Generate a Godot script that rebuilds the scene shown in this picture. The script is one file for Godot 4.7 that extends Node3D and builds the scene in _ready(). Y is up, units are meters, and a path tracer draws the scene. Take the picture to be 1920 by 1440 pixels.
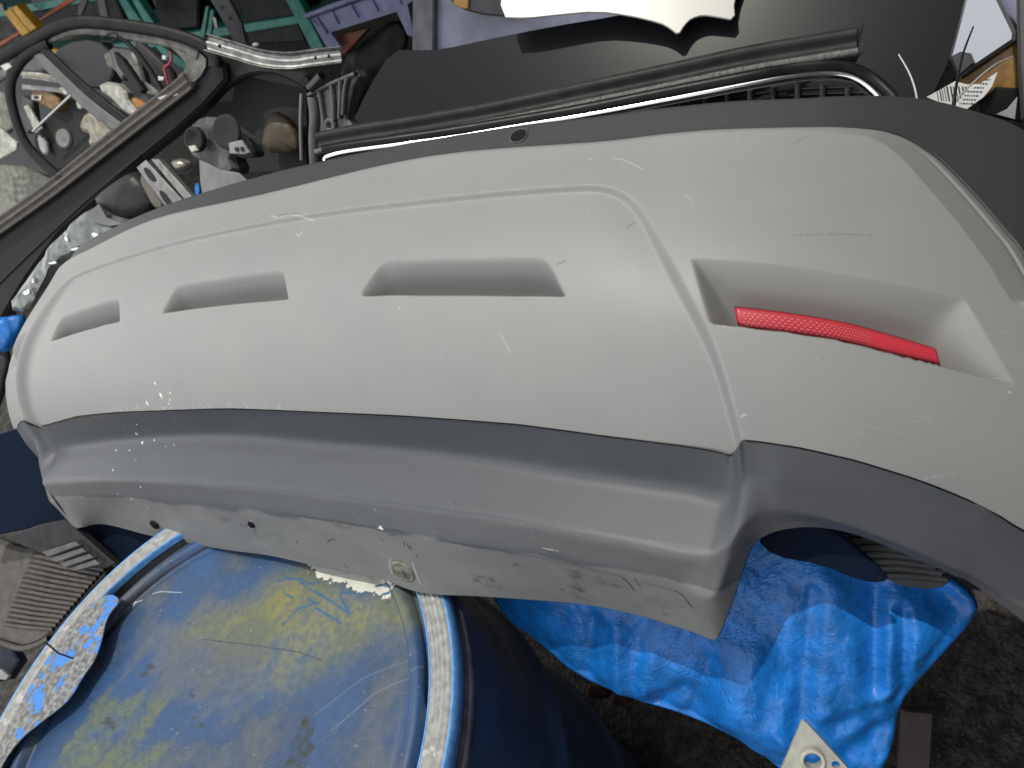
extends Node3D
# A worn grey rear bumper cover lying on a blue drum in a scrapyard.

const CA := 0.15919
const CB := 0.10484
const CW := 1.01828
const CW_LEFT := 0.45
var mats := {}
var tex := {}
var taken := {}

func _ready():
	# ---- camera, light, exposure
	var cam := Camera3D.new()
	cam.name = "camera"
	cam.fov = 53.268
	cam.near = 0.02
	cam.far = 200.0
	var lens := CameraAttributesPhysical.new()
	lens.frustum_focal_length = 23.927
	lens.frustum_focus_distance = 0.75
	lens.exposure_aperture = 10.0
	cam.attributes = lens
	cam.fov = 53.268
	cam.transform = Transform3D(Vector3(0.86354, -0.38424, -0.32657), Vector3(-0.03004, 0.60726, -0.79393), Vector3(0.50338, 0.69541, 0.51285), Vector3(0.64069, 1.48900, 0.00875))
	add_child(cam)
	var env := Environment.new()
	env.tonemap_mode = Environment.TONE_MAPPER_LINEAR
	env.tonemap_exposure = 1.22
	env.background_mode = Environment.BG_SKY
	var sky_material := ProceduralSkyMaterial.new()
	sky_material.sky_top_color = Color(0.735, 0.75, 0.765)
	sky_material.sky_horizon_color = Color(0.93, 0.93, 0.92)
	sky_material.sky_curve = 0.25
	sky_material.energy_multiplier = 1.85
	sky_material.ground_bottom_color = Color(0.20, 0.19, 0.18)
	sky_material.ground_horizon_color = Color(0.55, 0.55, 0.55)
	var sky := Sky.new()
	sky.sky_material = sky_material
	env.sky = sky
	env.sdfgi_enabled = true
	env.ssao_enabled = true
	env.ssil_enabled = true
	var we := WorldEnvironment.new()
	we.name = "world_environment"
	we.environment = env
	add_child(we)
	var sun := DirectionalLight3D.new()
	sun.name = "sun"
	sun.light_color = Color(1.0, 0.975, 0.93)
	sun.light_energy = 0.6
	sun.light_angular_distance = 0.6
	sun.shadow_enabled = true
	add_child(sun)
	sun.look_at_from_position(Vector3(-0.03, 0.99, 0.03), Vector3.ZERO, Vector3.BACK)
	build_setting()
	build_bumper()
	build_barrel()
	build_under()
	build_behind_right()
	build_behind_left()

# ------------------------------------------------------------------ naming helpers
func numbered(n: String) -> String:
	if not taken.has(n):
		taken[n] = 0
		return n
	taken[n] += 1
	return "%s_%03d" % [n, taken[n]]

func thing(n: String, label: String, category: String, xf := Transform3D(), group := "") -> Node3D:
	var o := Node3D.new()
	o.name = numbered(n)
	add_child(o)
	o.transform = xf
	tag(o, label, category, group)
	return o

func tag(o: Node, label: String, category: String, group := "") -> void:
	o.set_meta("label", label)
	o.set_meta("category", category)
	if group:
		o.set_meta("group", group)

func part(parent: Node, n: String, mesh: Mesh, m: Material, label := "") -> MeshInstance3D:
	var o := MeshInstance3D.new()
	o.name = n
	o.mesh = mesh
	o.material_override = m
	parent.add_child(o, true)
	if label:
		o.set_meta("label", label)
	return o

func single(n: String, label: String, category: String, mesh: Mesh, m: Material, xf := Transform3D(), group := "") -> MeshInstance3D:
	var o := MeshInstance3D.new()
	o.name = numbered(n)
	o.mesh = mesh
	o.material_override = m
	add_child(o)
	o.transform = xf
	tag(o, label, category, group)
	return o

# ------------------------------------------------------------------ materials
func noise_tex(key: String, seed_: int, freq: float, lo: float, hi: float, type := FastNoiseLite.TYPE_SIMPLEX_SMOOTH, oct := 5, normal := false, contrast := 0.5) -> Texture2D:
	if tex.has(key):
		return tex[key]
	var fn := FastNoiseLite.new()
	fn.seed = seed_
	fn.noise_type = type
	fn.frequency = freq
	fn.fractal_octaves = oct
	if key == "ground":
		fn.fractal_gain = 0.72
	var t := NoiseTexture2D.new()
	t.width = 512
	t.height = 512
	t.seamless = true
	t.noise = fn
	if normal:
		t.as_normal_map = true
		t.bump_strength = lo
	else:
		var g := Gradient.new()
		g.offsets = PackedFloat32Array([0.5 - contrast / 2, 0.5 + contrast / 2])
		g.colors = PackedColorArray([Color(lo, lo, lo), Color(hi, hi, hi)])
		t.color_ramp = g
	tex[key] = t
	return t

func crease_tex() -> Texture2D:
	# thin crumpled sheeting: straight creases between flat facets, and a fine weave
	var fn := FastNoiseLite.new()
	fn.seed = 77
	fn.noise_type = FastNoiseLite.TYPE_CELLULAR
	fn.cellular_distance_function = FastNoiseLite.DISTANCE_EUCLIDEAN
	fn.cellular_return_type = FastNoiseLite.RETURN_DISTANCE
	fn.frequency = 0.016
	fn.fractal_octaves = 3
	fn.fractal_gain = 0.45
	fn.domain_warp_enabled = true
	fn.domain_warp_amplitude = 30.0
	fn.domain_warp_frequency = 0.01
	var t := NoiseTexture2D.new()
	t.width = 1024
	t.height = 1024
	t.seamless = true
	t.noise = fn
	t.as_normal_map = true
	t.bump_strength = 9.0
	return t

func lin(r: float, g: float, b: float) -> Color:
	return Color(r, g, b).linear_to_srgb()

# grime: 0 none, 1 fine mottling, 2 heavy dirt
func mat(key: String, c: Color, rough := 0.6, metal := 0.0, grime := 1, scale := 3.0) -> StandardMaterial3D:
	if mats.has(key):
		return mats[key]
	var m := StandardMaterial3D.new()
	m.resource_name = key
	m.albedo_color = c
	m.roughness = rough
	m.metallic = metal
	if maxf(c.r, maxf(c.g, c.b)) < 0.25 and metal == 0.0:
		m.metallic_specular = 0.12 if key == "liner_navy" else 0.28
	if grime > 0:
		m.albedo_texture = noise_tex("grime%d" % grime, 11 * grime, 0.012, 0.78 if grime == 1 else 0.62, 1.0, FastNoiseLite.TYPE_SIMPLEX_SMOOTH, 6, false, 0.6)
		m.roughness_texture = noise_tex("rough", 5, 0.02, 0.75, 1.0)
		m.uv1_triplanar = true
		m.uv1_world_triplanar = true
		m.uv1_scale = Vector3.ONE * scale
	mats[key] = m
	return m

# ------------------------------------------------------------------ mesh helpers
func v2(a: Array) -> PackedVector2Array:
	var p := PackedVector2Array()
	for i in range(0, a.size(), 2):
		p.append(Vector2(a[i], a[i + 1]) / 1000.0)
	return p

func v3(a: Array) -> PackedVector3Array:
	var p := PackedVector3Array()
	for i in range(0, a.size(), 3):
		p.append(Vector3(a[i], a[i + 1], a[i + 2]) / 1000.0)
	return p

func chaikin(p: PackedVector2Array, times: int) -> PackedVector2Array:
	for k in times:
		var q := PackedVector2Array()
		for i in p.size():
			var a := p[i]
			var b := p[(i + 1) % p.size()]
			q.append(a.lerp(b, 0.25))
			q.append(a.lerp(b, 0.75))
		p = q
	return p

func smooth3(p: PackedVector3Array, per := 6) -> PackedVector3Array:
	var q := PackedVector3Array()
	for i in p.size() - 1:
		var a := p[maxi(i - 1, 0)]
		var d := p[mini(i + 2, p.size() - 1)]
		for k in per:
			q.append(p[i].cubic_interpolate(p[i + 1], a, d, float(k) / per))
	q.append(p[p.size() - 1])
	return q

func smooth2(p: PackedVector2Array, per := 6) -> PackedVector2Array:
	var q := PackedVector2Array()
	for i in p.size() - 1:
		var a := p[maxi(i - 1, 0)]
		var d := p[mini(i + 2, p.size() - 1)]
		for k in per:
			q.append(p[i].cubic_interpolate(p[i + 1], a, d, float(k) / per))
	q.append(p[p.size() - 1])
	return q

# a grid of points as one smooth sheet; flip turns it over
func sheet(rows: Array, flip := false, uv: Array = [], close_u := false) -> ArrayMesh:
	var nr := rows.size()
	var nc: int = rows[0].size()
	var vs := PackedVector3Array()
	var uvs := PackedVector2Array()
	for r in nr:
		vs.append_array(rows[r])
		if uv.size():
			uvs.append_array(uv[r])
		else:
			for c in nc:
				uvs.append(Vector2(float(c) / (nc - 1), float(r) / (nr - 1)))
	var nn := PackedVector3Array()
	nn.resize(vs.size())
	for r in nr:
		var r0 := maxi(r - 1, 0)
		var r1 := mini(r + 1, nr - 1)
		for c in nc:
			var c0 := maxi(c - 1, 0)
			var c1 := mini(c + 1, nc - 1)
			if close_u:
				if c == 0:
					c0 = nc - 2
				if c == nc - 1:
					c1 = 1
			var du := vs[r * nc + c1] - vs[r * nc + c0]
			var dv := vs[r1 * nc + c] - vs[r0 * nc + c]
			var n := du.cross(dv)
			nn[r * nc + c] = (-n if flip else n).normalized()
	var idx := PackedInt32Array()
	for r in nr - 1:
		for c in nc - 1:
			var a := r * nc + c
			var b := a + 1
			var d := a + nc
			var e := d + 1
			if flip:
				idx.append_array(PackedInt32Array([a, b, d, b, e, d]))
			else:
				idx.append_array(PackedInt32Array([a, d, b, b, d, e]))
	var arr := []
	arr.resize(Mesh.ARRAY_MAX)
	arr[Mesh.ARRAY_VERTEX] = vs
	arr[Mesh.ARRAY_NORMAL] = nn
	arr[Mesh.ARRAY_TEX_UV] = uvs
	arr[Mesh.ARRAY_INDEX] = idx
	var m := ArrayMesh.new()
	m.add_surface_from_arrays(Mesh.PRIMITIVE_TRIANGLES, arr)
	return m

func tri(st: SurfaceTool, a: Vector3, b: Vector3, c: Vector3, toward: Vector3) -> void:
	# wound so that the face looks along «toward»
	if (b - a).cross(c - a).dot(toward) > 0.0:
		var t := b
		b = c
		c = t
	for p in [a, b, c]:
		st.set_uv(Vector2(p.x, p.y))
		st.add_vertex(p)

# plate cut to an outline (mm) in the xy plane, front face at z = 0, chamfered, with thickness; bow lifts the middle
func slab(flat: Array, th := 4.0, bev := 1.0, round_ := 0, bow := 0.0) -> ArrayMesh:
	var p := v2(flat)
	if round_ > 0:
		p = chaikin(p, round_)
	if Geometry2D.is_polygon_clockwise(p):
		p.reverse()
	th /= 1000.0
	bev /= 1000.0
	var n := p.size()
	var inn := PackedVector2Array()
	for i in n:
		var a := (p[i] - p[(i - 1 + n) % n]).normalized()
		var b := (p[(i + 1) % n] - p[i]).normalized()
		var m := Vector2(-a.y - b.y, a.x + b.x)
		m = m.normalized() if m.length() > 0.01 else Vector2(-a.y, a.x)
		inn.append(p[i] + m * bev / maxf(0.5, m.dot(Vector2(-a.y, a.x))))
	var st := SurfaceTool.new()
	st.begin(Mesh.PRIMITIVE_TRIANGLES)
	st.set_smooth_group(-1)
	var box := Rect2(p[0], Vector2.ZERO)
	for q in p:
		box = box.expand(q)
	var half := box.size / 2
	var mid := box.get_center()
	var lift := func(q: Vector2) -> float:
		return bow / 1000.0 * (1.0 - minf(1.0, ((q - mid) / half).length_squared()))
	var idx := Geometry2D.triangulate_polygon(inn)
	if idx.is_empty():
		inn = p.duplicate()
		idx = Geometry2D.triangulate_polygon(inn)
	for i in range(0, idx.size(), 3):
		var a := inn[idx[i]]
		var b := inn[idx[i + 1]]
		var c := inn[idx[i + 2]]
		tri(st, Vector3(a.x, a.y, 0), Vector3(b.x, b.y, 0), Vector3(c.x, c.y, 0), Vector3.BACK)
		tri(st, Vector3(a.x, a.y, -th), Vector3(b.x, b.y, -th), Vector3(c.x, c.y, -th), Vector3.FORWARD)
	for i in n:
		var j := (i + 1) % n
		var e := p[j] - p[i]
		var o := Vector3(e.y, -e.x, 0)
		var pa := Vector3(p[i].x, p[i].y, -bev)
		var pb := Vector3(p[j].x, p[j].y, -bev)
		var ia := Vector3(inn[i].x, inn[i].y, 0)
		var ib := Vector3(inn[j].x, inn[j].y, 0)
		var ba := Vector3(p[i].x, p[i].y, -th)
		var bb := Vector3(p[j].x, p[j].y, -th)
		var ca := Vector3(inn[i].x, inn[i].y, -th)
		var cb := Vector3(inn[j].x, inn[j].y, -th)
		tri(st, ia, pa, pb, o + Vector3(0, 0, o.length()))
		tri(st, ia, pb, ib, o + Vector3(0, 0, o.length()))
		tri(st, pa, ba, bb, o)
		tri(st, pa, bb, pb, o)
		tri(st, ba, ca, cb, Vector3.FORWARD)
		tri(st, ba, cb, bb, Vector3.FORWARD)
	st.generate_normals()
	return st.commit()

# profile (mm, closed) swept along a path (m)
func sweep(path: PackedVector3Array, prof: PackedVector2Array, up := Vector3.UP, taper_a := 1.0, taper_b := 1.0) -> ArrayMesh:
	var rows := []
	var n := path.size()
	var first := PackedVector3Array()
	for i in n:
		var t := (path[mini(i + 1, n - 1)] - path[maxi(i - 1, 0)]).normalized()
		var side := t.cross(up).normalized()
		var u := side.cross(t).normalized()
		var k := lerpf(taper_a, taper_b, float(i) / (n - 1))
		var row := PackedVector3Array()
		for j in prof.size() + 1:
			var q := prof[j % prof.size()] * k
			row.append(path[i] + side * q.x + u * q.y)
		rows.append(row)
	var head := PackedVector3Array()
	var tail := PackedVector3Array()
	for j in prof.size() + 1:
		head.append(path[0])
		tail.append(path[n - 1])
	rows.push_front(rows[0].duplicate())
	rows.push_front(head)
	rows.append(rows[rows.size() - 1].duplicate())
	rows.append(tail)
	return sheet(rows, true, [], true)

func ring(r: float, n := 10, ry := -1.0) -> PackedVector2Array:
	var p := PackedVector2Array()
	for i in n:
		var a := TAU * i / n
		p.append(Vector2(cos(a) * r, sin(a) * (r if ry < 0 else ry)) / 1000.0)
	return p

func tube(flat: Array, r: float, per := 6, up := Vector3(0.03, 0.1, 1.0), taper := 1.0, ry := -1.0) -> ArrayMesh:
	var p := v3(flat)
	if per > 1:
		p = smooth3(p, per)
	return sweep(p, ring(r, 10, ry), up, 1.0, taper)

func lathe(prof: Array, seg := 96) -> ArrayMesh:
	# pairs (radius, height) in mm from the outside bottom up and in to the axis
	var rows := []
	for i in range(0, prof.size(), 2):
		var row := PackedVector3Array()
		for k in seg + 1:
			var a := TAU * k / seg
			row.append(Vector3(cos(a) * prof[i], prof[i + 1] * 1.0, sin(a) * prof[i]) / 1000.0)
		rows.append(row)
	return sheet(rows, false, [], true)

func boxm(x: float, y: float, z: float, bev := 1.0) -> ArrayMesh:
	var m := slab([-x / 2, -y / 2, x / 2, -y / 2, x / 2, y / 2, -x / 2, y / 2], z, bev)
	return m

# cushion with an outline (mm): bulges forward and backward, crumpled
func blob(flat: Array, front: float, back: float, crumple := 0.0, freq := 10.0, seed_ := 1, round_ := 1, rings := 26, per_edge := 10, pow_ := 0.5, folds: Array = [], creases := 0.0) -> ArrayMesh:
	var p := v2(flat)
	p = chaikin(p, round_)
	if not Geometry2D.is_polygon_clockwise(p):
		p.reverse()
	var q := PackedVector2Array()
	var total := 0.0
	for i in p.size():
		total += p[i].distance_to(p[(i + 1) % p.size()])
	var step := total / (p.size() * per_edge)
	for i in p.size():
		var b := p[(i + 1) % p.size()]
		var m := maxi(1, roundi(p[i].distance_to(b) / step))
		for k in m:
			q.append(p[i].lerp(b, float(k) / m))
	q.append(q[0])
	var mid := Vector2.ZERO
	for i in q.size() - 1:
		mid += q[i]
	mid /= q.size() - 1
	var fn := FastNoiseLite.new()
	fn.seed = seed_
	fn.frequency = freq
	fn.fractal_octaves = 3
	fn.fractal_gain = 0.35
	var cell := FastNoiseLite.new()
	cell.seed = seed_ + 5
	cell.noise_type = FastNoiseLite.TYPE_CELLULAR
	cell.cellular_return_type = FastNoiseLite.RETURN_DISTANCE
	cell.frequency = 16.0
	cell.fractal_octaves = 2
	cell.domain_warp_enabled = true
	cell.domain_warp_amplitude = 0.03
	cell.domain_warp_frequency = 12.0
	var rows := []
	for side in 2:
		for r in rings + 1:
			if side == 1 and r == 0:
				continue
			var t := float(r) / rings
			if side == 0:
				t = 1.0 - t
			# side 0 runs from the middle of the back to the rim, side 1 from the rim to the middle of the front
			var row := PackedVector3Array()
			for k in q.size():
				var c := q[k].lerp(mid, t)
				var h := pow(1.0 - pow(1.0 - t, 2.0), pow_)
				var z := (-back * h if side == 0 else front * h) / 1000.0
				var amp := crumple / 1000.0 * smoothstep(0.0, 0.25, t + 0.05)
				z += fn.get_noise_3d(c.x, c.y * 0.7, side * 3.0) * amp
				if creases > 0.0:
					z += creases / 1000.0 * cell.get_noise_3d(c.x, c.y * 0.5, side * 3.0) * smoothstep(0.0, 0.08, t)
				for f in folds:
					var a := Vector2(f[0], f[1]) / 1000.0
					var b := Vector2(f[2], f[3]) / 1000.0
					var near := Geometry2D.get_closest_point_to_segment(c, a, b)
					var d: float = c.distance_to(near) * 1000.0 / f[5]
					if side == 1:
						z += f[4] / 1000.0 * exp(-d * d) * smoothstep(0.0, 0.1, t)
				row.append(Vector3(c.x, c.y, z))
			rows.append(row)
	return sheet(rows, false, [], true)

# ------------------------------------------------------------------ the bumper's shape
func curv(x: float) -> float:
	var cw := CW if x > 0.0 else CW_LEFT
	x = absf(x)
	var s := maxf(0.0, x - 0.46)
	var w := cw * s * s if s < 0.22 else cw * 0.0484 + 2.0 * cw * 0.22 * (s - 0.22)
	return CA * x * x + CB * x * x * x * x + w

func prof(y: float) -> float:
	var u := clampf(y, -0.17, 0.16) + 0.01
	return 0.32958 * u - 3.72246 * u * u + 11.13697 * u * u * u

func offz(y: float) -> float:
	y = clampf(y, -0.16, 0.13)
	return 0.23817 * y * y - 0.06544 * y + 0.00892

func at_x(p: PackedVector2Array, x: float) -> float:
	# height of a curve that runs to the right
	if x <= p[0].x:
		return p[0].y
	for i in p.size() - 1:
		if x <= p[i + 1].x:
			var d := p[i + 1].x - p[i].x
			return lerpf(p[i].y, p[i + 1].y, 0.0 if d < 1e-6 else (x - p[i].x) / d)
	return p[p.size() - 1].y

func dist_to(p: PackedVector2Array, q: Vector2) -> float:
	var best := 1e9
	for i in p.size() - 1:
		best = minf(best, q.distance_squared_to(Geometry2D.get_closest_point_to_segment(q, p[i], p[i + 1])))
	return sqrt(best)

# how deep in a pocket with straight sides: 0 outside, 1 on its floor
func rounded(poly: PackedVector2Array, widths: Array, corners: Array, r: float) -> Array:
	var p := PackedVector2Array()
	var w := []
	for i in poly.size():
		if i in corners:
			var a := poly[i] + (poly[(i - 1 + poly.size()) % poly.size()] - poly[i]).normalized() * r
			var b := poly[i] + (poly[(i + 1) % poly.size()] - poly[i]).normalized() * r
			var w0: float = widths[(i - 1 + poly.size()) % poly.size()]
			var w1: float = widths[i]
			for k in 4:
				var t := k / 3.0
				p.append(a.lerp(poly[i], t).lerp(poly[i].lerp(b, t), t))
				w.append(w1 if k == 3 else lerpf(w0, w1, t))
		else:
			p.append(poly[i])
			w.append(widths[i])
	return [p, w]

func pocket(q: Vector2, poly: PackedVector2Array, widths: Array, sharp: float) -> float:
	var acc := 0.0
	for i in poly.size():
		var a := poly[i]
		var b := poly[(i + 1) % poly.size()]
		var e := (b - a).normalized()
		var d := e.x * (q.y - a.y) - e.y * (q.x - a.x)
		if d <= 0.0:
			return 0.0
		acc += pow(d / widths[i], -sharp)
	return minf(1.0, pow(acc, -1.0 / sharp))

var panel_edge: PackedVector2Array
var panel_poly: PackedVector2Array
var gray_top: PackedVector2Array
var flange_top: PackedVector2Array
var facet: PackedVector2Array
var seam: PackedVector2Array
var slot_outer: PackedVector2Array
var slot_mid: PackedVector2Array
var slot_outer_w: Array
var slot_mid_w: Array
var lamp_bottom: PackedVector2Array
var lamp_slot: PackedVector2Array

func smst(t: float) -> float:
	t = clampf(t, 0.0, 1.0)
	return t * t * (3.0 - 2.0 * t)

func fascia_z(x: float, y: float) -> float:
	var ax := absf(x)
	var q := Vector2(ax, y)
	var z := prof(y) - curv(x)
	# the middle panel lies lower than the surround
	var d := dist_to(panel_edge, q)
	var inside := Geometry2D.is_point_in_polygon(q, panel_poly)
	var w := lerpf(0.0028, 0.0085, smoothstep(0.39, 0.47, ax))
	var m := 0.0
	if inside:
		m = lerpf(clampf(d / w, 0.0, 1.0), smst(d / w), 0.35)
		z -= 0.0038 * smoothstep(0.39, 0.45, ax) * (d / w if d < w else exp(-(d - w) / 0.028))
	z += offz(y) * (1.0 - m)
	# three pockets across the panel
	if y > -0.012 and y < 0.06:
		if ax > 0.16 and ax < 0.42:
			z -= 0.036 * smst(pocket(q, slot_outer, slot_outer_w, 7.0))
		elif ax < 0.14:
			z -= 0.032 * smst(pocket(q, slot_mid, slot_mid_w, 7.0))
	# pocket of the red reflector
	if ax > 0.47 and y < 0.06 and y > -0.12:
		var k := pocket(q, lamp_slot, [0.004, 0.004, 0.038, 0.025, 0.025, 0.025, 0.012], 6.0) if y < 1.0 else 0.0
		k = minf(k, clampf((y - at_x(lamp_bottom, ax)) / 0.0035, 0.0, 1.0))
		z -= 0.034 * lerpf(k, smst(k), 0.4)
	# the shoulder that turns away at the outer corner
	if ax > 0.54:
		var c := at_x(facet, ax)
		if y > c:
			var e := dist_to(facet, q)
			z -= minf(0.016, 0.55 * maxf(0.0, e - 0.001)) * smoothstep(0.53, 0.60, ax)
	# rounded upper edge with a fine groove at the outer corner
	if ax > 0.60 or y > 0.12:
		var e2 := dist_to(gray_top, q)
		if e2 < 0.006:
			z -= 0.0035 * pow((0.006 - e2) / 0.006, 2.0)
		if ax > 0.60:
			var g := (e2 - 0.0085) / 0.0016
			z -= 0.0022 * exp(-g * g) * smoothstep(0.60, 0.635, ax)
	return z

func build_bumper() -> void:
	gray_top = smooth2(v2([-65, 142, 57.4, 143.8, 221.9, 151, 381.1, 143.4, 442.5, 145.4, 524.7, 148.7, 561.9, 155, 585.4, 160.7, 603.8, 162, 617.9, 155.7, 629.9, 147.5, 649.9, 123.3, 668.8, 96.1, 679.4, 79.6] + [700, 30, 720, -20, 740, -80, 800, -95]), 4)
	flange_top = smooth2(v2([-39.1, 177.1, 69.1, 175.3, 185.7, 174.6, 325.6, 174.7, 370.7, 174, 434.4, 176, 471.5, 177, 533.1, 180.9, 568.1, 188.1, 597.8, 198.6, 624.4, 206.5, 648.9, 208.2, 681.1, 207.4] + [720, 185, 760, 150, 800, 110]), 4)
	facet = v2([538.9, 141.5, 563.1, 143.8, 587.8, 144, 598.3, 137.8, 609, 126.3, 622.8, 106.9, 641.3, 80.4, 658, 53.2, 670.7, 28])
	seam = v2([-10, -85] + [128.9, -86.4, 238.2, -86.7, 340.1, -87.7, 407.9, -90.4, 469, -91.9, 490.1, -92.7, 503, -94.3] + [516, -89.1, 523.1, -88.8, 550.3, -88.7, 583.4, -90.3, 618.3, -93.9, 644.7, -98.2, 664.5, -103.2, 676.7, -107.8] + [720, -112, 800, -122])
	panel_edge = smooth2(v2([-60, 96, 0, 97] + [111.9, 96.9, 230.6, 95.1, 328.6, 94.6, 380.7, 94.1, 405.4, 92, 424.3, 84.3, 440.8, 68.9, 454.6, 48.5, 469, 25, 480.2, 5.7, 491.7, -14.5, 501.6, -34.3, 508.4, -54.7, 512.7, -73.9, 515.2, -90.3] + [521, -140]), 3)
	panel_poly = panel_edge.duplicate()
	panel_poly.append(Vector2(-0.06, -0.14))
	slot_outer = v2([190.6, 3.4, 392, -2.4, 370.7, 30.7, 209.2, 36.1])
	slot_mid = v2([-99.9, 5.7, 107.5, 4.3, 89.8, 37.1, -83.3, 38.2])
	# the middle pocket lies on the centre line: mirror its mean half
	var hw_b := (absf(slot_mid[0].x) + absf(slot_mid[1].x)) / 2.0
	var hw_t := (absf(slot_mid[2].x) + absf(slot_mid[3].x)) / 2.0
	var yb := (slot_mid[0].y + slot_mid[1].y) / 2.0
	var yt := (slot_mid[2].y + slot_mid[3].y) / 2.0
	slot_mid = PackedVector2Array([Vector2(-hw_b, yb), Vector2(hw_b, yb), Vector2(hw_t, yt), Vector2(-hw_t, yt)])
	var ro := rounded(slot_outer, [0.003, 0.014, 0.022, 0.018], [2, 3], 0.011)
	slot_outer = ro[0]
	slot_outer_w = ro[1]
	ro = rounded(slot_mid, [0.003, 0.013, 0.021, 0.013], [2, 3], 0.010)
	slot_mid = ro[0]
	slot_mid_w = ro[1]
	lamp_slot = v2([505.6, -40.6, 672.8, -44.5, 673, -27.3, 646.5, 20.6, 605.1, 21.6, 552.8, 22.8, 484.6, 23.2])
	lamp_bottom = smooth2(v2([502.3, -22.7, 513.1, -23.1, 538.7, -23.4, 574.2, -23.8, 606.1, -26.4, 634.2, -27.5, 652.8, -28, 674.5, -27.9]), 4)
	var body := thing("bumper_cover", "large worn grey and black car bumper cover lying across the blue drum", "bumper", Transform3D(Vector3(0.997447, 0.071413, 0), Vector3(-0.01607, 0.224452, -0.974353), Vector3(-0.069582, 0.971865, 0.225026), Vector3(-0.009512, 1.105946, -0.352124)))
	# grey fascia
	var xs := PackedFloat32Array()
	var x := -0.76
	while x < 0.76:
		xs.append(x)
		x += 0.0034 if x < -0.42 else (0.0022 if x < 0.2 else 0.0016)
	xs.append(0.76)
	var nr := 184
	var rows := []
	var uvs := []
	for r in nr + 1:
		rows.append(PackedVector3Array())
		uvs.append(PackedVector2Array())
	for k in xs.size():
		var yb2 := at_x(seam, absf(xs[k]))
		var yt2 := at_x(gray_top, absf(xs[k]))
		for r in nr + 1:
			var y := lerpf(yb2, yt2, float(r) / nr)
			rows[r].append(Vector3(xs[k], y, fascia_z(xs[k], y)))
			uvs[r].append(Vector2(xs[k] / 1.5 + 0.5, 0.5 - (y - 0.02) / 0.375))
	var fascia_part := part(body, "grey_fascia", sheet(rows, false, uvs), fascia_material())
	# black upper flange with a turned-down edge
	rows = []
	uvs = []
	for r in 27:
		rows.append(PackedVector3Array())
		uvs.append(PackedVector2Array())
	for k in range(0, xs.size(), 2):
		var ax := absf(xs[k])
		var ye := at_x(gray_top, ax)
		var yt3 := maxf(at_x(flange_top, ax), ye + 0.02)
		var ze := fascia_z(xs[k], ye)
		for r in 27:
			var y2: float
			var z2: float
			if r == 0:
				y2 = ye - 0.0002
				z2 = ze - 0.0045
			elif r <= 20:
				y2 = lerpf(ye, yt3, (r - 1) / 19.0)
				z2 = prof(y2) - curv(xs[k]) + offz(y2) - 0.0065 - 0.12 * (y2 - ye) - 0.012 * smoothstep(0.55, 0.64, ax)
			else:
				var a := (r - 20) / 6.0 * PI * 0.5
				y2 = yt3 + 0.006 * sin(a)
				z2 = prof(yt3) - curv(xs[k]) + offz(yt3) - 0.0065 - 0.12 * (yt3 - ye) - 0.012 * smoothstep(0.55, 0.64, ax) - 0.006 * (1.0 - cos(a)) - (0.03 if r == 26 else 0.0)
			rows[r].append(Vector3(xs[k], y2, z2))
			uvs[r].append(Vector2(xs[k] / 1.5 + 0.5, y2))
	part(body, "upper_flange", sheet(rows), mat("black_plastic", lin(0.050, 0.052, 0.055), 0.5, 0.0, 0))
	# sensor hole with its raised lip, sunk in the flange
	var hole := v2([309.9, 163.4])[0]
	var hz := prof(hole.y) - curv(hole.x) + offz(hole.y) - 0.0065 - 0.12 * (hole.y - 0.147)
	var hn := Vector3(0.13, 0.09, 1.0).normalized()
	var hxa := Vector3(1, 0, -0.13).normalized()
	var hx := Transform3D(hxa, hn, hxa.cross(hn), Vector3(hole.x, hole.y, hz) + hn * 0.0008)
	var hole_part := part(body, "sensor_hole", lathe([7.6, -1, 7.5, 0.5, 7.2, 0.6, 6.6, 0.4, 6.2, 0.3, 0.1, 0.25], 40), mat("hole_black", lin(0.010, 0.0105, 0.011), 0.6, 0.0, 0))
	hole_part.transform = hx
	part(hole_part, "hole_rim", lathe([8.8, -1, 8.7, 0.4, 8.3, 0.75, 7.9, 0.75, 7.6, 0.5, 7.5, -0.5], 40), mat("hole_grey", lin(0.10, 0.102, 0.105), 0.5, 0.0, 0))
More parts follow.
